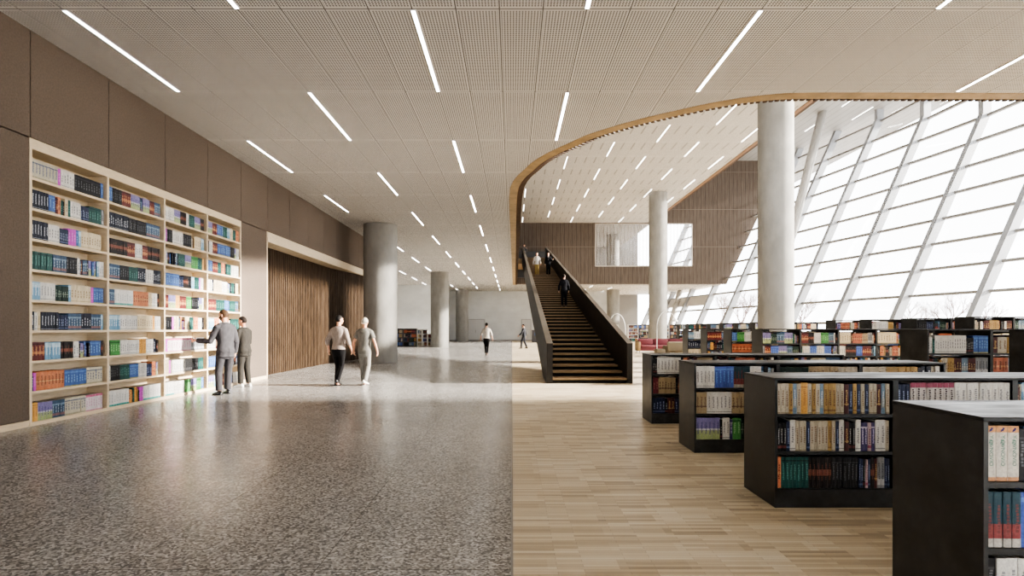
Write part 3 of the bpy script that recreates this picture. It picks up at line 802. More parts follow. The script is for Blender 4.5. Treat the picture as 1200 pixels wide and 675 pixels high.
for k,y in enumerate(HIGH):
    x0=11.65; bays=5 if k<4 else 3
    lab=('tall black bookcase row by the glass facade, %s from the camera'%['first','second','third','fourth'][k]) if k<4 else ('distant tall black bookcase left of the big column, %s from it'%['first','second','third','fourth','fifth','sixth','seventh'][k-4])
    black_case(x0,y,bays,1.8,lab,'tall black bookcases by the facade',HIGHR)
    for j in range(bays):
        for i in range(5):
            z=HIGHR[4-i]; x=x0+(j*1.0+.036 if j else .024)
            if proj((x,y,z))[0]>1204: continue
            shelf_books(randseq(rr,22),(x,y,z),(1,0,0),(0,-1,0),.945,.30,('high',['top','second','third','fourth','lowest'][i],BAYN[j] if j<4 else 'fifth',lab),fit=True,depth=.25)

# --- light far bookcases (alcove and back of the hall)
def pale_case(x0,y,wd,H,nsh,label,m,group,face=-1):
    o=empty('bookcase',(x0,y,0)); tag(o,label,'bookcase',group); D=.4; tk=.05
    for x in (0,wd-tk):
        b=MB(); b.box(x,0,0,x+tk,D,H); b.build('end_panel',m,o)
    b=MB(); b.box(tk,D-.03,0,wd-tk,D,H); b.build('back_panel',m,o)
    for i in range(nsh+1):
        z=.08+(H-.11)*i/nsh; b=MB(); b.box(tk,.0,z-.03,wd-tk,D-.03,z); b.build('shelf' if i<nsh else 'top_panel',m,o)
    hs=(H-.11)/nsh
    for i in range(nsh):
        z=.08+hs*i; rr2=random.Random(hash(label)%1000+i if False else int(x0*100+y*10)+i)
        n=int((wd-2*tk)/.05); shelf_books(randseq(rr2,max(n,2)),(x0+tk+.005,y,z),(1,0,0),(0,-1,0),wd-2*tk-.01,hs-.04,('far',str(i),'',label),fit=True,depth=.25)
M['case_grey']=mat('case_grey',(.10,.10,.11),.5)
pale_case(-10.2,46.0,1.15,1.5,4,'dark bookcase in the rear alcove, left of another, beside the thick column',M['case_grey'],None)
pale_case(-9.03,46.0,1.15,1.5,4,'dark bookcase in the rear alcove, next to white display shelves',M['case_grey'],None)
pale_case(-7.86,45.9,.42,1.45,4,'narrow white display shelf in the alcove beside dark bookcase',M['white_paint'],None)
pale_case(-7.42,45.9,.42,1.45,4,'narrow white display shelf in the alcove, middle one of three',M['white_paint'],None)
pale_case(-6.98,45.9,.40,1.1,3,'lowest white display shelf, against the round alcove column',M['white_paint'],None)
for k in range(8):
    x=12.9+1.3*k if k>1 else 11.0+1.0*k
    if k==2: pass
    pale_case([9.6,10.75,13.0,14.15,15.3,16.45,17.6][k] if k<7 else 8.45,62.0,1.12,1.95,5,'pale bookcase under the mezzanine, %s of the back row'%['second','third','fourth','fifth','sixth','seventh','last','first'][k],M['white_paint'] if k%3 else M['case_grey'],'back row bookcases')

# --- small cabinet past the stair
cb=empty('bookcase',(2.15,60.0,0)); tag(cb,'small dark cabinet with wooden side beyond the staircase','cabinet')
b=MB(); b.box(0,0,0,1.0,.5,1.35); b.build('carcass',M['case_grey'],cb)
b=MB(); b.box(.95,-.02,0,1.05,.52,.9); b.build('side_panel',M['fascia_wood'],cb)
b=MB(); b.box(.3,-.03,.75,.9,0,1.2); b.build('door',mat('cab_blue',L(70,110,160),.5),cb)
cb.name='cabinet'
# ------------------------------------------------------------------ people
def remesh(mb,name,m,voxel,parent,smooth_it=3):
    me=mb.mesh(name,m,True); o=bpy.data.objects.new(name,me); C.objects.link(o)
    r=o.modifiers.new('r','REMESH'); r.mode='VOXEL'; r.voxel_size=voxel; r.use_smooth_shade=True
    s=o.modifiers.new('s','SMOOTH'); s.factor=.5; s.iterations=smooth_it
    d=bpy.context.evaluated_depsgraph_get(); ev=o.evaluated_get(d); n=bpy.data.meshes.new_from_object(ev,depsgraph=d)
    o.modifiers.clear(); o.data=n; bpy.data.meshes.remove(me)
    n.materials.clear(); n.materials.append(m); n.polygons.foreach_set('use_smooth',[True]*len(n.polygons)); n.name=name
    o.parent=parent; return o
def cloth(name,rgb,rough=.85):
    m=noisy(name,mul(L(*rgb),.68),rough,.18,14,(1.6,1.6,.7),.2,.45); return m
SKIN=noisy('skin',L(205,160,135),.55,.06,30,(1,1,1),.35); SKIN2=noisy('skin_tan',L(178,128,104),.55,.06,30,(1,1,1),.35)
HAIRM={'brown':noisy('hair_brown',L(88,68,52),.7,.35,60,(1,1,.35),.25,.6),'dark':noisy('hair_dark',L(42,35,32),.7,.35,60,(1,1,.35),.25,.6),'black':noisy('hair_black',L(28,26,26),.65,.35,60,(1,1,.35),.3,.6)}
EYEM=mat('eye_dark',(.02,.015,.012),.2); LIPM=mat('lips',L(165,98,88),.5)
def person(loc,rz,H,label,pose,outfit,voxel=.010):
    P=empty('person',loc,rz); S=H/1.8; P.scale=(S,S,S); tag(P,label,'person')
    lean=pose.get('lean',0); hy=pose.get('head_yaw',0); hp=pose.get('head_pitch',0)
    def sh(p): return Vector((p[0],p[1]+lean*max(0,p[2]-.92),p[2]))
    shL,shR=sh((-.166,0,1.415)),sh((.166,0,1.415))
    arms={}
    for sd_,s0 in (('L',shL),('R',shR)):
        e,w,hd=pose['arm'+sd_]; arms[sd_]=(s0,s0+Vector(e),s0+Vector(w),Vector(hd).normalized())
    legs={}
    for sd_,sx in (('L',-1),('R',1)):
        k,a,fy=pose['leg'+sd_]; legs[sd_]=(Vector((sx*.09,0,.90)),Vector(k),Vector(a),fy)
    TOR=[(.79,0,0,.09,.07),(.85,0,-.005,.150,.102),(.93,0,-.01,.160,.114),(1.02,0,0,.146,.102),(1.10,0,0,.134,.094),(1.22,0,.003,.146,.104),(1.34,0,.003,.162,.114),(1.41,0,-.003,.160,.104),(1.465,0,-.006,.122,.084),(1.505,0,-.006,.080,.068),(1.54,0,.0,.056,.058)]
    def torso(mb,z0,z1,off,flare=0):
        r=[]
        for z,cx,cy,rx,ry in TOR:
            if z<z0-1e-6 or z>z1+1e-6: continue
            r.append((z,cx,cy+lean*max(0,z-.92),rx+off,ry+off))
        if abs(r[0][0]-z0)>.005:
            q=r[0]; r.insert(0,(z0,q[1],q[2],q[3]+flare,q[4]+flare))
        mb.rings_z(r,24,2.3)
    HC=sh((0,.028,1.685)); RH=Matrix.Rotation(hy,3,'Z')@Matrix.Rotation(hp,3,'X')
    def headpt(v): return HC+RH@Vector(v)
    def headfn(scale=1.0):
        def fn(d,q):
            z=d.z
            k=1.0
            x,y=q.x,q.y
            if z<0:                      # jaw taper
                x*=1-.28*(-z)**1.4; y*=1-.12*(-z)
                if d.y>0: y+= .010*(-z)
                else: y*=1-.30*(-z)
            else:
                if d.y<0: y*=1.04
            return RH@(Vector((x,y,q.z))*scale)
        return fn
    HR=(.077,.098,.120)
    b=MB()
    torso(b,.79,1.54,-.012)
    b.tube([sh((0,-.004,1.47)),sh((0,.006,1.55)),HC+Vector((0,-.012,-.06))],[.062,.055,.056],14)
    b.ball(HC,HR,headfn())
    # face: nose, brow, lips area, ears, chin
    b.tube([headpt((0,.088,.022)),headpt((0,.108,-.012)),headpt((0,.118,-.034)),headpt((0,.095,-.044))],[.010,.012,.016,.012],8)
    b.tube([headpt((-.045,.080,.030)),headpt((0,.094,.032)),headpt((.045,.080,.030))],[.009,.012,.009],8)
    b.tube([headpt((-.022,.088,-.066)),headpt((0,.096,-.066)),headpt((.022,.088,-.066))],[.008,.011,.008],8)
    b.ball(headpt((0,.070,-.096)),(.022,.018,.016),None,10,8)
    for sx in (-1,1): b.ball(headpt((sx*.078,-.005,-.008)),(.012,.022,.034),None,10,8)
    hands=MB()
    for sd_,sx in (('L',-1),('R',1)):
        s0,e,w,hd=arms[sd_]
        b.ball(s0,(.050,.052,.052),None,14,10)
        b.tube([s0,s0.lerp(e,.4),e,e.lerp(w,.35),w],[.048,.044,.038,.039,.027],14)
        # hand: palm, four fingers, thumb
        inn=Vector((-sx,0.15,0)); inn=(inn-hd*inn.dot(hd)).normalized()      # palm faces the body
        side=hd.cross(inn).normalized()
        if side.y<0 and abs(hd.z)>.6: side=-side
        if abs(hd.z)<=.6 and side.z<0: side=-side                         # thumb side
        pc=w+hd*.045
        b.tube([w-hd*.01,w+hd*.03,w+hd*.085],[(.024,.020),(.040,.016),(.040,.014)] if abs(side.dot(Vector((1,0,0))))>.9 else [.024,.030,.028],10)
        for i,(o_,ln) in enumerate(((.034,.072),(.012,.082),(-.011,.076),(-.033,.060))):
            r0=w+hd*.075+side*o_; d1=(hd+side*o_*2.2+inn*.25).normalized(); d2=(hd*.8+side*o_*1.5+inn*.75).normalized()
            b.tube([r0,r0+d1*ln*.5,r0+d1*ln*.5+d2*ln*.5],[.0105,.0098,.0082],8)
        t0=w+hd*.025+side*.026; d1=(hd*.55+side*.75+inn*.35).normalized(); d2=(hd*.9+side*.3+inn*.4).normalized()
        b.tube([t0,t0+d1*.04,t0+d1*.04+d2*.03],[.014,.0115,.009],8)
        h,k,a,fy=legs[sd_]
        b.tube([h+Vector((0,0,.03)),h.lerp(k,.45),k,k.lerp(a,.3)+Vector((0,-.012,0)),a],[.070,.058,.042,.042,.034],14)
        F_=Vector((math.sin(-fy),math.cos(fy),0))
        b.tube([a+F_*-.035+Vector((0,0,-.055)),a+Vector((0,0,-.045)),a+F_*.10+Vector((0,0,-.058)),a+F_*.16+Vector((0,0,-.066))],[.030,.037,.033,.020],10)
    skin=outfit.get('skin',SKIN)
    remesh(b,'body',skin,voxel*.85,P,2)
    for sx in (-1,1):
        e=MB(); e.ball(headpt((sx*.031,.0865,.010)),(.0095,.0065,.0055),None,10,8); e.build('eye',EYEM,P,True)
    e=MB(); e.tube([headpt((-.022,.098,-.066)),headpt((0,.107,-.066)),headpt((.022,.098,-.066))],[.003,.0065,.003],8); e.build('lips',LIPM,P,True)
    # hair or cap
    def cap(name,m,cutf,sc_,inner=.86):
        hb=MB(); base=headfn()
        def fn(d,q):
            k=sc_ if d.z>cutf(d) else inner
            v=base(d,q)*k
            return v
        hb.ball(HC,HR,fn,32,26); return remesh(hb,name,m,.008,P,2)
    if outfit.get('cap'):
        cap('cap',outfit['cap'],lambda d: .05-.0*d.y if d.y>0 else .02-.12*abs(d.y),1.13)
        e=MB(); n=12; y0=-.085
        ring=[]
        for k in range(n+1):
            t_=PI*k/n; ring.append((.075*math.cos(t_),y0-.075*math.sin(t_)))
        vs=[]
        top=[headpt((x,y,-.012-.25*(y0-y)*1.0)) for x,y in ring]; bot=[p+Vector((0,0,-.008)) for p in top]
        e.quad(top); e.quad(list(reversed(bot)))
        for i in range(len(top)):
            j=(i+1)%len(top); e.quad([top[i],bot[i],bot[j],top[j]])
        e.build('cap_brim',outfit['cap'],P)
        cap('hair',HAIRM['brown'],lambda d: -.1-.25*abs(d.y) if d.y<0 else .3,1.05)
    else:
        cap('hair',HAIRM[outfit['hair']],lambda d: (.34+.22*d.y) if d.y>.15 else (.12 if d.y>-.25 else -.42),1.10)
    if outfit.get('beard'):
        cap('beard',HAIRM[outfit['hair']],lambda d: 2 if (d.z>-.30+.30*(1-d.y) or d.y<-.12) else -9,1.13,.8)
    # shirt / jacket
    top=outfit['top']; off=outfit.get('off',.014); hem=outfit.get('hem',.90); slv=outfit.get('sleeve',1.0)
    b=MB(); torso(b,hem,1.505,off,.012)
    for sd_ in 'LR':
        s0,e,w,hd=arms[sd_]; r=off
        b.ball(s0,(.050+r,.054+r,.050+r),None,14,10); b.tube([sh((0,-.006,1.49)),s0.lerp(sh((0,-.006,1.49)),.3)+Vector((0,0,.012)),s0],[.055+r*.5,.046+r,.040+r],12)
        if slv<=.6:
            m1=s0.lerp(e,slv/.6*.95); b.tube([s0,s0.lerp(m1,.5),m1],[.052+r,.050+r,.052+r],14)
        else:
            f=(slv-.6)/.4; m1=e.lerp(w,f*.97); b.tube([s0,s0.lerp(e,.45),e,e.lerp(m1,.5),m1],[.052+r,.047+r,.042+r*.9,.040+r*.8,.035+r*.7],14)
    remesh(b,outfit.get('topname','shirt'),top,voxel*1.1,P,4)
    if outfit.get('collar'):
        b=MB(); b.tube([sh((0,-.006,1.488)),sh((0,0,1.535))],[(.076,.076),(.063,.066)],16); b.build('shirt_collar',outfit['collar'],P,True)
        if outfit.get('front'):
            e=MB(); zz=[1.49,1.40,1.30,1.18]; wd_=[.05,.045,.03,.004]
            for i in range(3):
                y=lambda z: sh((0,.13+ (.004 if z<1.45 else -.03),z)).y
                e.quad([(-wd_[i],y(zz[i]),zz[i]),(wd_[i],y(zz[i]),zz[i]),(wd_[i+1],y(zz[i+1])+.004,zz[i+1]),(-wd_[i+1],y(zz[i+1])+.004,zz[i+1])])
            e.build('shirt_front',outfit['collar'],P)
        b=MB(); b.tube([sh((0,-.012,1.455)),sh((0,-.010,1.49)),sh((0,-.006,1.522))],[(.104,.100),(.094,.090),(.076,.077)],20); b.build('jacket_collar',outfit['top'],P,True)
        yb=lambda z: -(.102+off+.013)-.006*(z<.86)+lean*max(0,z-.92)-.006
        e=MB(); zs=[hem-.004,.86,.93,1.0]
        for i in range(3): e.quad([(-.0035,yb(zs[i])-.004,zs[i]),(.0035,yb(zs[i])-.004,zs[i]),(.0025,yb(zs[i+1])-.004,zs[i+1]),(-.0025,yb(zs[i+1])-.004,zs[i+1])])
        e.build('back_vent',M['black_gap'],P)
        for sx in ((-1,1) if outfit.get('front') else ()):
            e=MB(); yf=lambda z: .139+lean*(z-.92)-(.03 if z>1.45 else 0)+(.004 if z<1.3 else 0)
            e.quad([(sx*.052,yf(1.49),1.49),(sx*.095,yf(1.40)-.008,1.42),(sx*.085,yf(1.40)-.002,1.38),(sx*.012,yf(1.17)+.002,1.16),(sx*.004,yf(1.17)+.004,1.17),(sx*.035,yf(1.33)+.006,1.33)])
            e.build('lapel',outfit['top'],P)
        for sd_ in 'LR':
            s0,e_,w,hd=arms[sd_]; e=MB(); q=e_.lerp(w,.93); e.tube([q,w+hd*.008],[.040,.037],12); e.build('shirt_cuff',outfit['collar'],P,True)
    # trousers
    b=MB(); to=outfit.get('toff',.014)
    r=[(z,cx,cy,rx+to,ry+to) for z,cx,cy,rx,ry in TOR if .80<=z<=1.03]; r.insert(0,(.755,0,-.005,.135,.085)); b.rings_z(r,24,2.3)
    for sd_ in 'LR':
        h,k,a,fy=legs[sd_]; a2=k.lerp(a,.98)
        wk=outfit.get('tw',.0)
        b.tube([h+Vector((0,0,.02)),h.lerp(k,.45),k,k.lerp(a2,.45),a2],[.086+to,.074+to,.055+to+wk,.050+to+wk,.045+to+wk],14)
    remesh(b,'trousers',outfit['bottom'],voxel*1.1,P,4)
    for sd_ in 'LR':
        h,k,a,fy=legs[sd_]; F_=Vector((math.sin(-fy),math.cos(fy),0)); s_=Vector((F_.y,-F_.x,0))
        zt=pose.get('toe'+sd_,0.0)         # heel lifted
        b=MB(); rings=[]
        for u,hw,hh in ((-.085,.018,.03),(-.075,.034,.085),(-.02,.040,.095),(.05,.043,.075),(.12,.048,.050),(.17,.040,.036),(.195,.014,.02)):
            z0=a.z-.085+ (zt*(.12-u) if u<.12 else 0)
            c=Vector((a.x,a.y,0))+F_*u
            n=12; rg=[]
            for q in range(n):
                an=2*PI*q/n; x=hw*math.cos(an); z=math.sin(an)
                zz=z0+(hh*z if z>0 else 0.0)+ (0 if z>0 else 0.0)
                rg.append(c+s_*x+Vector((0,0,zz+.002 if z<=0 else zz+.002)))
            rings.append(rg)
        b.loft(rings); b.build('shoe',outfit['shoes'],P,True)
    return P
suit_grey=cloth('suit_grey',(98,96,100)); suit_grey_d=cloth('suit_grey_trousers',(88,86,90)); suit_brown=cloth('suit_charcoal',(72,69,65)); suit_black=cloth('suit_black',(38,38,44)); suit_mid=cloth('suit_mid',(70,72,78))
white_cl=cloth('white_cotton',(222,216,208)); pink_cl=cloth('pinkish_shirt',(176,162,154)); tee_cl=cloth('grey_tee',(142,140,134)); tr_black=cloth('black_denim',(34,33,35)); tr_light=cloth('light_grey_trousers',(160,158,152)); khaki=cloth('khaki',(190,165,110)); shoe_bk=mat('shoe_black',(.02,.02,.022),.35); shoe_wh=mat('shoe_white',(.7,.69,.66),.6); cap_w=cloth('white_cap',(214,208,198)); grey_l=cloth('light_grey_top',(128,132,138))
D=Vector((0,0,-1))
STAND=dict(armL=((-.05,-.02,-.29),(-.07,.04,-.54),(0,.15,-1)),armR=((.05,-.02,-.29),(.07,.04,-.54),(0,.15,-1)),legL=((-.10,.03,.50),(-.11,-.01,.088),.08),legR=((.10,.03,.50),(.11,-.01,.088),-.08))
def pose(**k): d=dict(STAND); d.update(k); return d
jk=dict(topname='jacket',off=.026,hem=.80,toff=.016,tw=.006,shoes=shoe_bk)
person((-6.52,12.62,0),math.radians(56),1.92,'bearded man in a grey suit reaching for a book at the wooden bookcase',
  pose(armL=((-.10,.09,-.28),(-.25,.33,-.26),(-.55,.83,.04)),armR=((.06,-.04,-.29),(.09,.06,-.53),(0,.2,-1)),legL=((-.12,.05,.50),(-.15,-.02,.088),.15),legR=((.11,.09,.49),(.12,.13,.088),-.1),lean=.05,head_yaw=.45,head_pitch=-.12),
  dict(top=suit_grey,bottom=suit_grey_d,hair='brown',beard=True,collar=white_cl,**jk),.009)
person((-6.88,14.25,0),math.radians(72),1.80,'clean-shaven man in a dark suit facing the bookcase, behind the bearded man',
  pose(armL=((-.06,.05,-.28),(.02,.28,-.30),(.4,1,.0)),armR=((.06,.04,-.28),(.0,.27,-.32),(-.4,1,.0)),legL=((-.09,.03,.50),(-.10,.02,.088),.1),legR=((.09,.0,.50),(.10,-.05,.088),-.1),lean=.03,head_yaw=.2,head_pitch=-.1),
  dict(top=suit_brown,bottom=suit_brown,hair='dark',collar=white_cl,skin=SKIN2,**dict(jk,shoes=shoe_wh)),.009)
person((-4.56,14.6,0),math.radians(-6),1.84,'man in pinkish shirt and black trousers walking away beside the man in a cap',
  pose(armL=((-.12,-.05,-.27),(-.13,.05,-.50),(-.05,.2,-1)),armR=((.11,-.06,-.27),(.14,.08,-.49),(.1,.3,-1)),legL=((-.08,.12,.51),(-.06,.0,.088),.05),legR=((.07,.02,.50),(.05,-.20,.12),-.05),toeR=.35,head_yaw=-.6),
  dict(top=pink_cl,bottom=tr_black,hair='black',off=.022,hem=.93,sleeve=.78,toff=.010,tw=-.002,shoes=shoe_bk),.009)
person((-3.92,14.75,0),math.radians(-2),1.78,'person in grey T-shirt and white backward cap walking away over terrazzo',
  pose(armL=((-.12,-.03,-.27),(-.15,.05,-.50),(.1,.2,-1)),armR=((.12,-.05,-.27),(.17,.02,-.51),(.05,.2,-1)),legL=((-.07,.09,.51),(-.05,.06,.088),.05),legR=((.08,.02,.50),(.05,-.16,.11),-.25),toeR=.25,head_yaw=-.05),
  dict(top=tee_cl,bottom=tr_light,hair='brown',cap=cap_w,off=.024,hem=.84,sleeve=.40,toff=.014,tw=.008,shoes=shoe_wh),.009)
person((-1.45,31.6,0),math.radians(4),1.82,'distant person in white shirt and dark trousers walking on terrazzo',
  pose(armL=((-.12,-.05,-.27),(-.16,.02,-.50),(-.05,.2,-1)),armR=((.12,.0,-.28),(.17,.05,-.52),(.1,.3,-1)),legL=((-.07,.10,.51),(-.04,.02,.088),.05),legR=((.07,.02,.50),(.04,-.18,.11),-.05),toeR=.3,head_yaw=.2),
  dict(top=white_cl,bottom=tr_black,hair='black',off=.024,hem=.92,sleeve=.72,toff=.010,tw=0,shoes=shoe_bk),.014)
person((.90,41.6,0),math.radians(82),1.82,'distant person in dark suit standing on wood floor left of staircase',
  pose(armL=((-.12,.12,-.26),(-.18,.30,-.44),(-.2,.8,-.6)),armR=((.08,-.12,-.27),(.10,-.12,-.52),(0,.2,-1)),legL=((-.10,.16,.51),(-.09,.20,.088),.1),legR=((.09,-.03,.50),(.09,-.20,.10),-.1),lean=.03),
  dict(top=suit_mid,bottom=suit_mid,hair='dark',collar=white_cl,**jk),.014)
def stz(y): return R*(math.floor((y-15.2)/G+1e-6)+1)
def stair_y(n): return 15.2+G*(n+.55)
n=17; y=stair_y(n)
person((61*y/650,y,R*(n+1)+.002),math.radians(-3),1.56,'person in black suit climbing the staircase, back to the camera',
  pose(armL=((-.10,-.08,-.27),(-.12,-.02,-.52),(0,.2,-1)),armR=((.09,.02,-.28),(.10,.12,-.50),(0,.3,-1)),legL=((-.10,.03,.50),(-.10,-.01,.088),.05),legR=((.09,.06,.50),(.10,.03,.088),-.05),head_yaw=-.3),
  dict(top=suit_black,bottom=suit_black,hair='dark',collar=white_cl,**jk),.014)
n=36; y=stair_y(n)
person((29.2*y/650,y,R*(n+1)+.002),math.radians(178),1.60,'person in white shirt and khaki trousers coming down the staircase',
  pose(armL=((-.10,.02,-.28),(-.12,.12,-.50),(0,.2,-1)),armR=((.10,-.02,-.28),(.13,.02,-.53),(0,.2,-1)),legL=((-.09,.06,.50),(-.09,.03,.088),.05),legR=((.09,.02,.50),(.09,-.02,.088),-.05)),
  dict(top=white_cl,bottom=khaki,hair='brown',off=.026,hem=.86,sleeve=1.0,toff=.016,tw=.01,shoes=shoe_bk),.014)
y=stair_y(n)
person((42.6*y/650,y,R*(n+1)+.002),math.radians(172),1.60,'person in dark suit with one forearm raised, coming down the staircase',
  pose(armL=((-.10,.08,-.27),(-.22,.30,-.20),(-.4,.8,.2)),armR=((.08,-.02,-.28),(.09,.05,-.53),(0,.2,-1)),legL=((-.09,.03,.50),(-.09,.0,.088),.05),legR=((.09,.05,.50),(.09,.02,.088),-.05)),
  dict(top=suit_black,bottom=suit_black,hair='brown',collar=white_cl,front=True,**jk),.014)
person((1.22,54.6,LZ+.002),math.radians(170),1.66,'person in grey on the upper landing above the left balustrade',
  pose(armL=((-.12,.06,-.26),(-.10,.26,-.10),(.3,.2,1)),armR=((.08,.0,-.28),(.09,.06,-.52),(0,.2,-1))),
  dict(top=grey_l,bottom=suit_mid,hair='brown',off=.024,hem=.86,sleeve=1.0,toff=.014,tw=.008,shoes=shoe_bk),.014)
# ------------------------------------------------------------------ lounge furniture, lamps, trees
pinkf=noisy('pink_fabric',L(136,86,92),.85,.10,30,(1,1,1),.2); greige=noisy('greige_fabric',L(140,130,114),.9,.12,40,(1,1,1),.2)
def soft(name,x0,y0,z0,x1,y1,z1,m,par,w=.05):
    b=MB(); b.box(x0,y0,z0,x1,y1,z1); o=b.build(name,m,par,True); bevel(o,w,4); return o
sf=empty('sofa',(7.75,34,0)); tag(sf,'long dusty pink sofa behind the black bookcases near the arc lamp','sofa')
soft('base',.14,.05,.14,3.0,.95,.30,pinkf,sf,.03)
for k in range(3):
    soft('seat_cushion',.16+.95*k,0,.31,.16+.95*k+.93,.72,.47,pinkf,sf,.05)
    soft('back_cushion',.16+.95*k,.66,.47,.16+.95*k+.93,.90,.86,pinkf,sf,.07)
soft('back_frame',.04,.91,.14,3.1,1.02,.80,M['fascia_wood'],sf,.02)
for x in (0,3.0): 
    a=soft('arm',x,.02,.12,x+.14,1.0,.66,M['fascia_wood'],sf,.02)
    soft('arm_pad',x+.01,.04,.66,x+.13,.9,.70,greige,sf,.02)
for x in (.06,3.0):
    for y in (.1,.9):
        b=MB(); b.tube([(x+.04,y,0),(x+.04,y,.15)],[.018,.025],10); b.build('leg',M['grey_metal'],sf,True)
ac=empty('armchair',(8.25,29.4,0)); tag(ac,'greige armchair with its back to the camera, in front of the pink sofa','armchair')
soft('backrest',0,0,.28,1.35,.2,.80,greige,ac,.06); soft('seat',.1,.2,.22,1.25,.9,.45,greige,ac,.06)
for x in (-.02,1.23): soft('arm',x,.05,.16,x+.16,.95,.58,greige,ac,.05)
for x in (.08,1.27):
    for y in (.1,.85):
        b=MB(); b.tube([(x,y,0),(x,y,.24)],[.016,.022],10); b.build('leg',M['fascia_wood'],ac,True)
ot=empty('footstool',(7.6,29.2,0)); tag(ot,'small greige footstool left of the greige armchair','footstool')
soft('seat',0,0,.16,.5,.5,.42,greige,ot,.06)
for x in (.07,.43):
    for y in (.07,.43):
        b=MB(); b.tube([(x,y,0),(x,y,.18)],[.014,.018],10); b.build('leg',M['fascia_wood'],ot,True)
def arc_lamp(x,y,rch,zt,label,sgn=1):
    o=empty('arc_lamp',(x,y,0)); tag(o,label,'floor lamp')
    b=MB(); b.rings_z([(0,0,0,.17,.17),(.03,0,0,.17,.17),(.035,0,0,.15,.15)],24); b.build('base',M['lamp_white'],o,True)
    pts=[(0,0,.03),(0,0,.7),(0,0,zt-.95)]
    for k in range(1,15):
        t_=PI*k/17; pts.append((sgn*rch/2*(1-math.cos(t_)),0,zt-.95+.95*math.sin(t_)))
    b=MB(); b.tube(pts,.016,10); b.build('pole',M['lamp_white'],o,True)
    e=pts[-1]; b=MB(); b.rings_z([(e[2]-.16,e[0],0,.17,.17),(e[2]-.12,e[0],0,.16,.16),(e[2]-.02,e[0],0,.07,.07),(e[2]+.03,e[0],0,.02,.02)],24); b.build('lamp_shade',M['lamp_white'],o,True)
arc_lamp(8.52,32.6,1.15,2.52,'thin white arc lamp beside the pink sofa')
arc_lamp(6.75,33.0,1.0,2.38,'thin white arc lamp partly hidden by the stair balustrade',-1)
bark=noisy('pale_bark',(.22,.16,.15),.9,.15,8)
def tree(x,y,h,seed,label):
    rd=random.Random(seed); b=MB()
    def br(p,d,ln,r,dep):
        q=p+d*ln; b.tube([p,p.lerp(q,.5)+Vector((rd.uniform(-1,1),rd.uniform(-1,1),0))*ln*.05,q],[r,r*.85,r*.68],6 if dep<2 else 4)
        if dep>=6: return
        for _ in range(3 if dep<4 else 2):
            nd=(d+Vector((rd.uniform(-1,1),rd.uniform(-1,1),rd.uniform(-.25,.7)))*.75).normalized(); br(q if rd.random()<.7 else p.lerp(q,.7),nd,ln*rd.uniform(.62,.85),r*.62,dep+1)
    br(Vector((0,0,0)),Vector((0,0,1)),h*.26,h*.018,0)
    o=b.build('bare_tree',bark,loc=(x,y,-.3)); tag(o,label,'tree','bare trees outside the glass')
for i,(px,Y,h,lab) in enumerate([(843,76,8.8,'bare tree outside seen left of the big column'),(868,84,9.6,'bare tree outside close left of the big column'),(938,72,8.0,'bare tree outside just right of the big column'),(1068,62,6.4,'faint bare tree outside above the white journal bookcase'),(1110,58,6.8,'faint bare tree outside, second from the right frame edge'),(1155,64,6.6,'faint bare tree outside closest to the right frame edge')]):
    tree((px-600)*Y/650,Y,h,i+11,lab)
# ------------------------------------------------------------------ visibility, lights and book objects
bpy.context.view_layer.update(); dg=bpy.context.evaluated_depsgraph_get()
ORG=Vector((0,0,EYE))
def visible(p,eps=.03):
    px,py=proj(p)
    if not(0<=px<=1200 and 0<=py<=675): return False
    d=Vector(p)-ORG; Ld=d.length; d.normalize(); o=ORG.copy(); 
    for _ in range(6):
        hit,loc,_,_,ob,_=sc.ray_cast(dg,o,d)
        if not hit or (loc-ORG).length>Ld-eps: return True
        if 'glass' in (ob.data.materials[0].name if ob.data.materials else ''): o=loc+d*.01; continue
        return False
    return False
cnt={}
for x,y0,y1,z,(kd,ph),m_ in PEND:
    vis=sum(visible((x,y0+(y1-y0)*(k+.5)/9,z-.03)) for k in range(9))
    if not vis: continue
    n=cnt.get((kd,ph),0); cnt[(kd,ph)]=n+1
    if kd=='lower': lab='white linear light in the lower ceiling, %s in the row %s'%(ORD[n],ph)
    elif kd=='upper': lab='white linear light in the upper ceiling, %s in the row %s'%(ORD[n],ph)
    elif kd=='high': lab='white linear light in the highest ceiling, %s in the %s'%(ORD[n],ph)
    else:
        q=cnt.get('mz',0); cnt['mz']=q+1; lab='faint linear light under the mezzanine, %s seen'%ORD[q]
    ceiling_light(x,y0,y1,z,lab,{'lower':'lights in the lower ceiling','upper':'lights in the upper ceiling','high':'lights in the highest ceiling','mezz':'lights under the mezzanine'}[kd],m_)

TXT=mat('spine_ink',L(60,120,105),.6); EMB=mat('emblem_blue',L(30,40,110),.6)
for bk in BOOKS:
    if bk['meta'] is None: bk['area']=0; continue
    c=bk['o']; pts=[]
    for fz in (.12,.5,.88):
        for fx in (-.35,.35):
            pts.append(c+bk['a']*(bk['w']*fx)+Vector((0,0,bk['h']*fz))+bk['f']*.004)
    v=sum(visible(p) for p in pts)/6
    a,b_,d_=[proj(c+bk['a']*(bk['w']*s1)+Vector((0,0,bk['h']*s2))) for s1,s2 in ((-.5,0),(.5,0),(-.5,1))]
    bk['area']=v*abs(b_[0]-a[0])*abs(d_[1]-a[1]); bk['pw']=abs(b_[0]-a[0])
cand=sorted([b_ for b_ in BOOKS if b_['area']>0],key=lambda b_:-b_['area'])
sel=cand[:300]; ids=set(id(b_) for b_ in sel)
def ordn(n): return '%d%s'%(n,'th' if 10<=n%100<=20 else {1:'st',2:'nd',3:'rd'}.get(n%10,'th'))
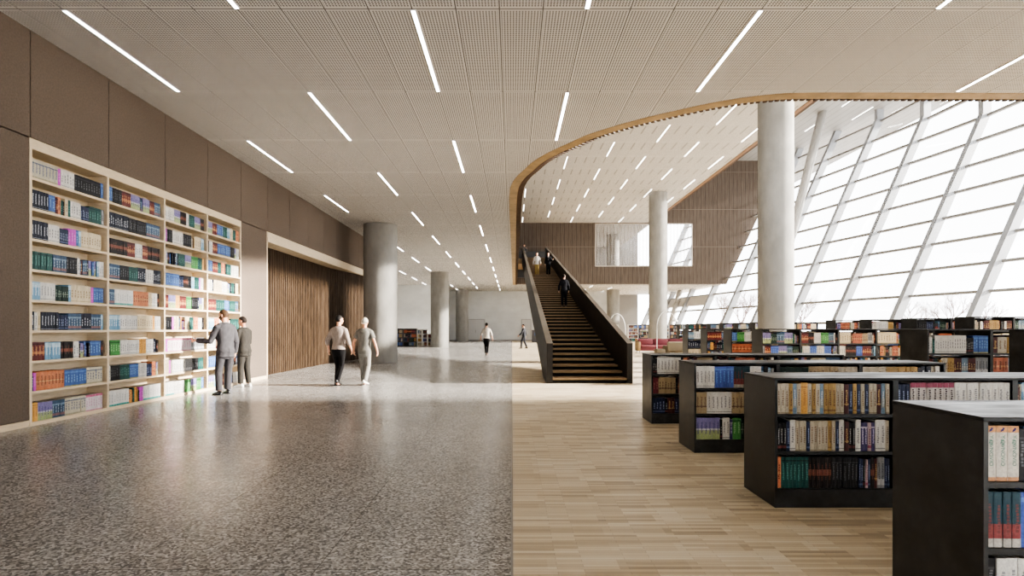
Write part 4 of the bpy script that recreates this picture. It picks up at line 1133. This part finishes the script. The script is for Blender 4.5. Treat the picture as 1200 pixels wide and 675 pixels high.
for bk in sel:
    mt=bk['meta']; desc=ST[bk['s']][0]; n=ordn(bk['n']+1)
    if mt[0]=='left': lab='%s, %s along, %s shelf, %s bay of wooden bookcase'%(desc,n,mt[1],mt[2]); grp='books in the wooden wall bookcase'
    elif mt[0]=='low': lab='%s, %s along, %s shelf, %s bay, %s black bookcase'%(desc,n,mt[1],mt[2],mt[3]); grp='books in the low black bookcases'
    else: lab='%s, %s along, %s shelf, %s bay, %s bookcase'%(desc,n,mt[1],mt[2],mt[3] if mt[0]=='tall' else 'facade'); grp='books in the taller black bookcases'
    near=bk['area']>60
    mb=MB(); book_into(mb,bk,True,False)
    o=mb.build('book',M['book']); o.location=bk['o']
    ang=math.atan2(bk['a'].y,bk['a'].x); o.rotation_euler=(0,0,ang)
    tag(o,lab,'book',grp)
    b=MB(); w_,h_,d_=bk['w'],bk['h'],bk['d']; b.box(-w_/2+.0032,.008,.004,w_/2-.0032,d_-.006,h_-.006); b.build('page_block',M['pages'],o)
    if bk['s']=='W' and mt[0]=='low':
        for txt,z,sz in (('QVNOVIO',.155,.021),('Yuri',.222,.022)):
            cu=bpy.data.curves.new('t','FONT'); cu.body=txt; cu.size=sz*1.25; cu.align_x='CENTER'; cu.align_y='CENTER'
            to=bpy.data.objects.new('t',cu); C.objects.link(to); bpy.context.view_layer.update()
            me=bpy.data.meshes.new_from_object(to.evaluated_get(bpy.context.evaluated_depsgraph_get())); bpy.data.objects.remove(to); me.materials.append(TXT)
            tx=bpy.data.objects.new('spine_lettering',me); C.objects.link(tx); tx.parent=o; tx.location=(0,-.0012,z*.85 if txt!='Yuri' else .192); tx.rotation_euler=(PI/2,PI/2,0)
        b=MB(); zt=h_*.935
        b.box(-.006,-.0014,zt-.007,.004,-.0008,zt+.001); b.box(.000,-.0014,zt,.008,-.0008,zt+.008); b.box(-.009,-.0014,zt-.010,-.003,-.0008,zt-.005); b.build('spine_emblem',EMB,o)
mb=MB()
for bk in BOOKS:
    if id(bk) not in ids: book_into(mb,bk,False,True)
o=mb.build('books',M['book']); tag(o,'rows of many small books filling the remaining bookcase shelves','books',kind='stuff')
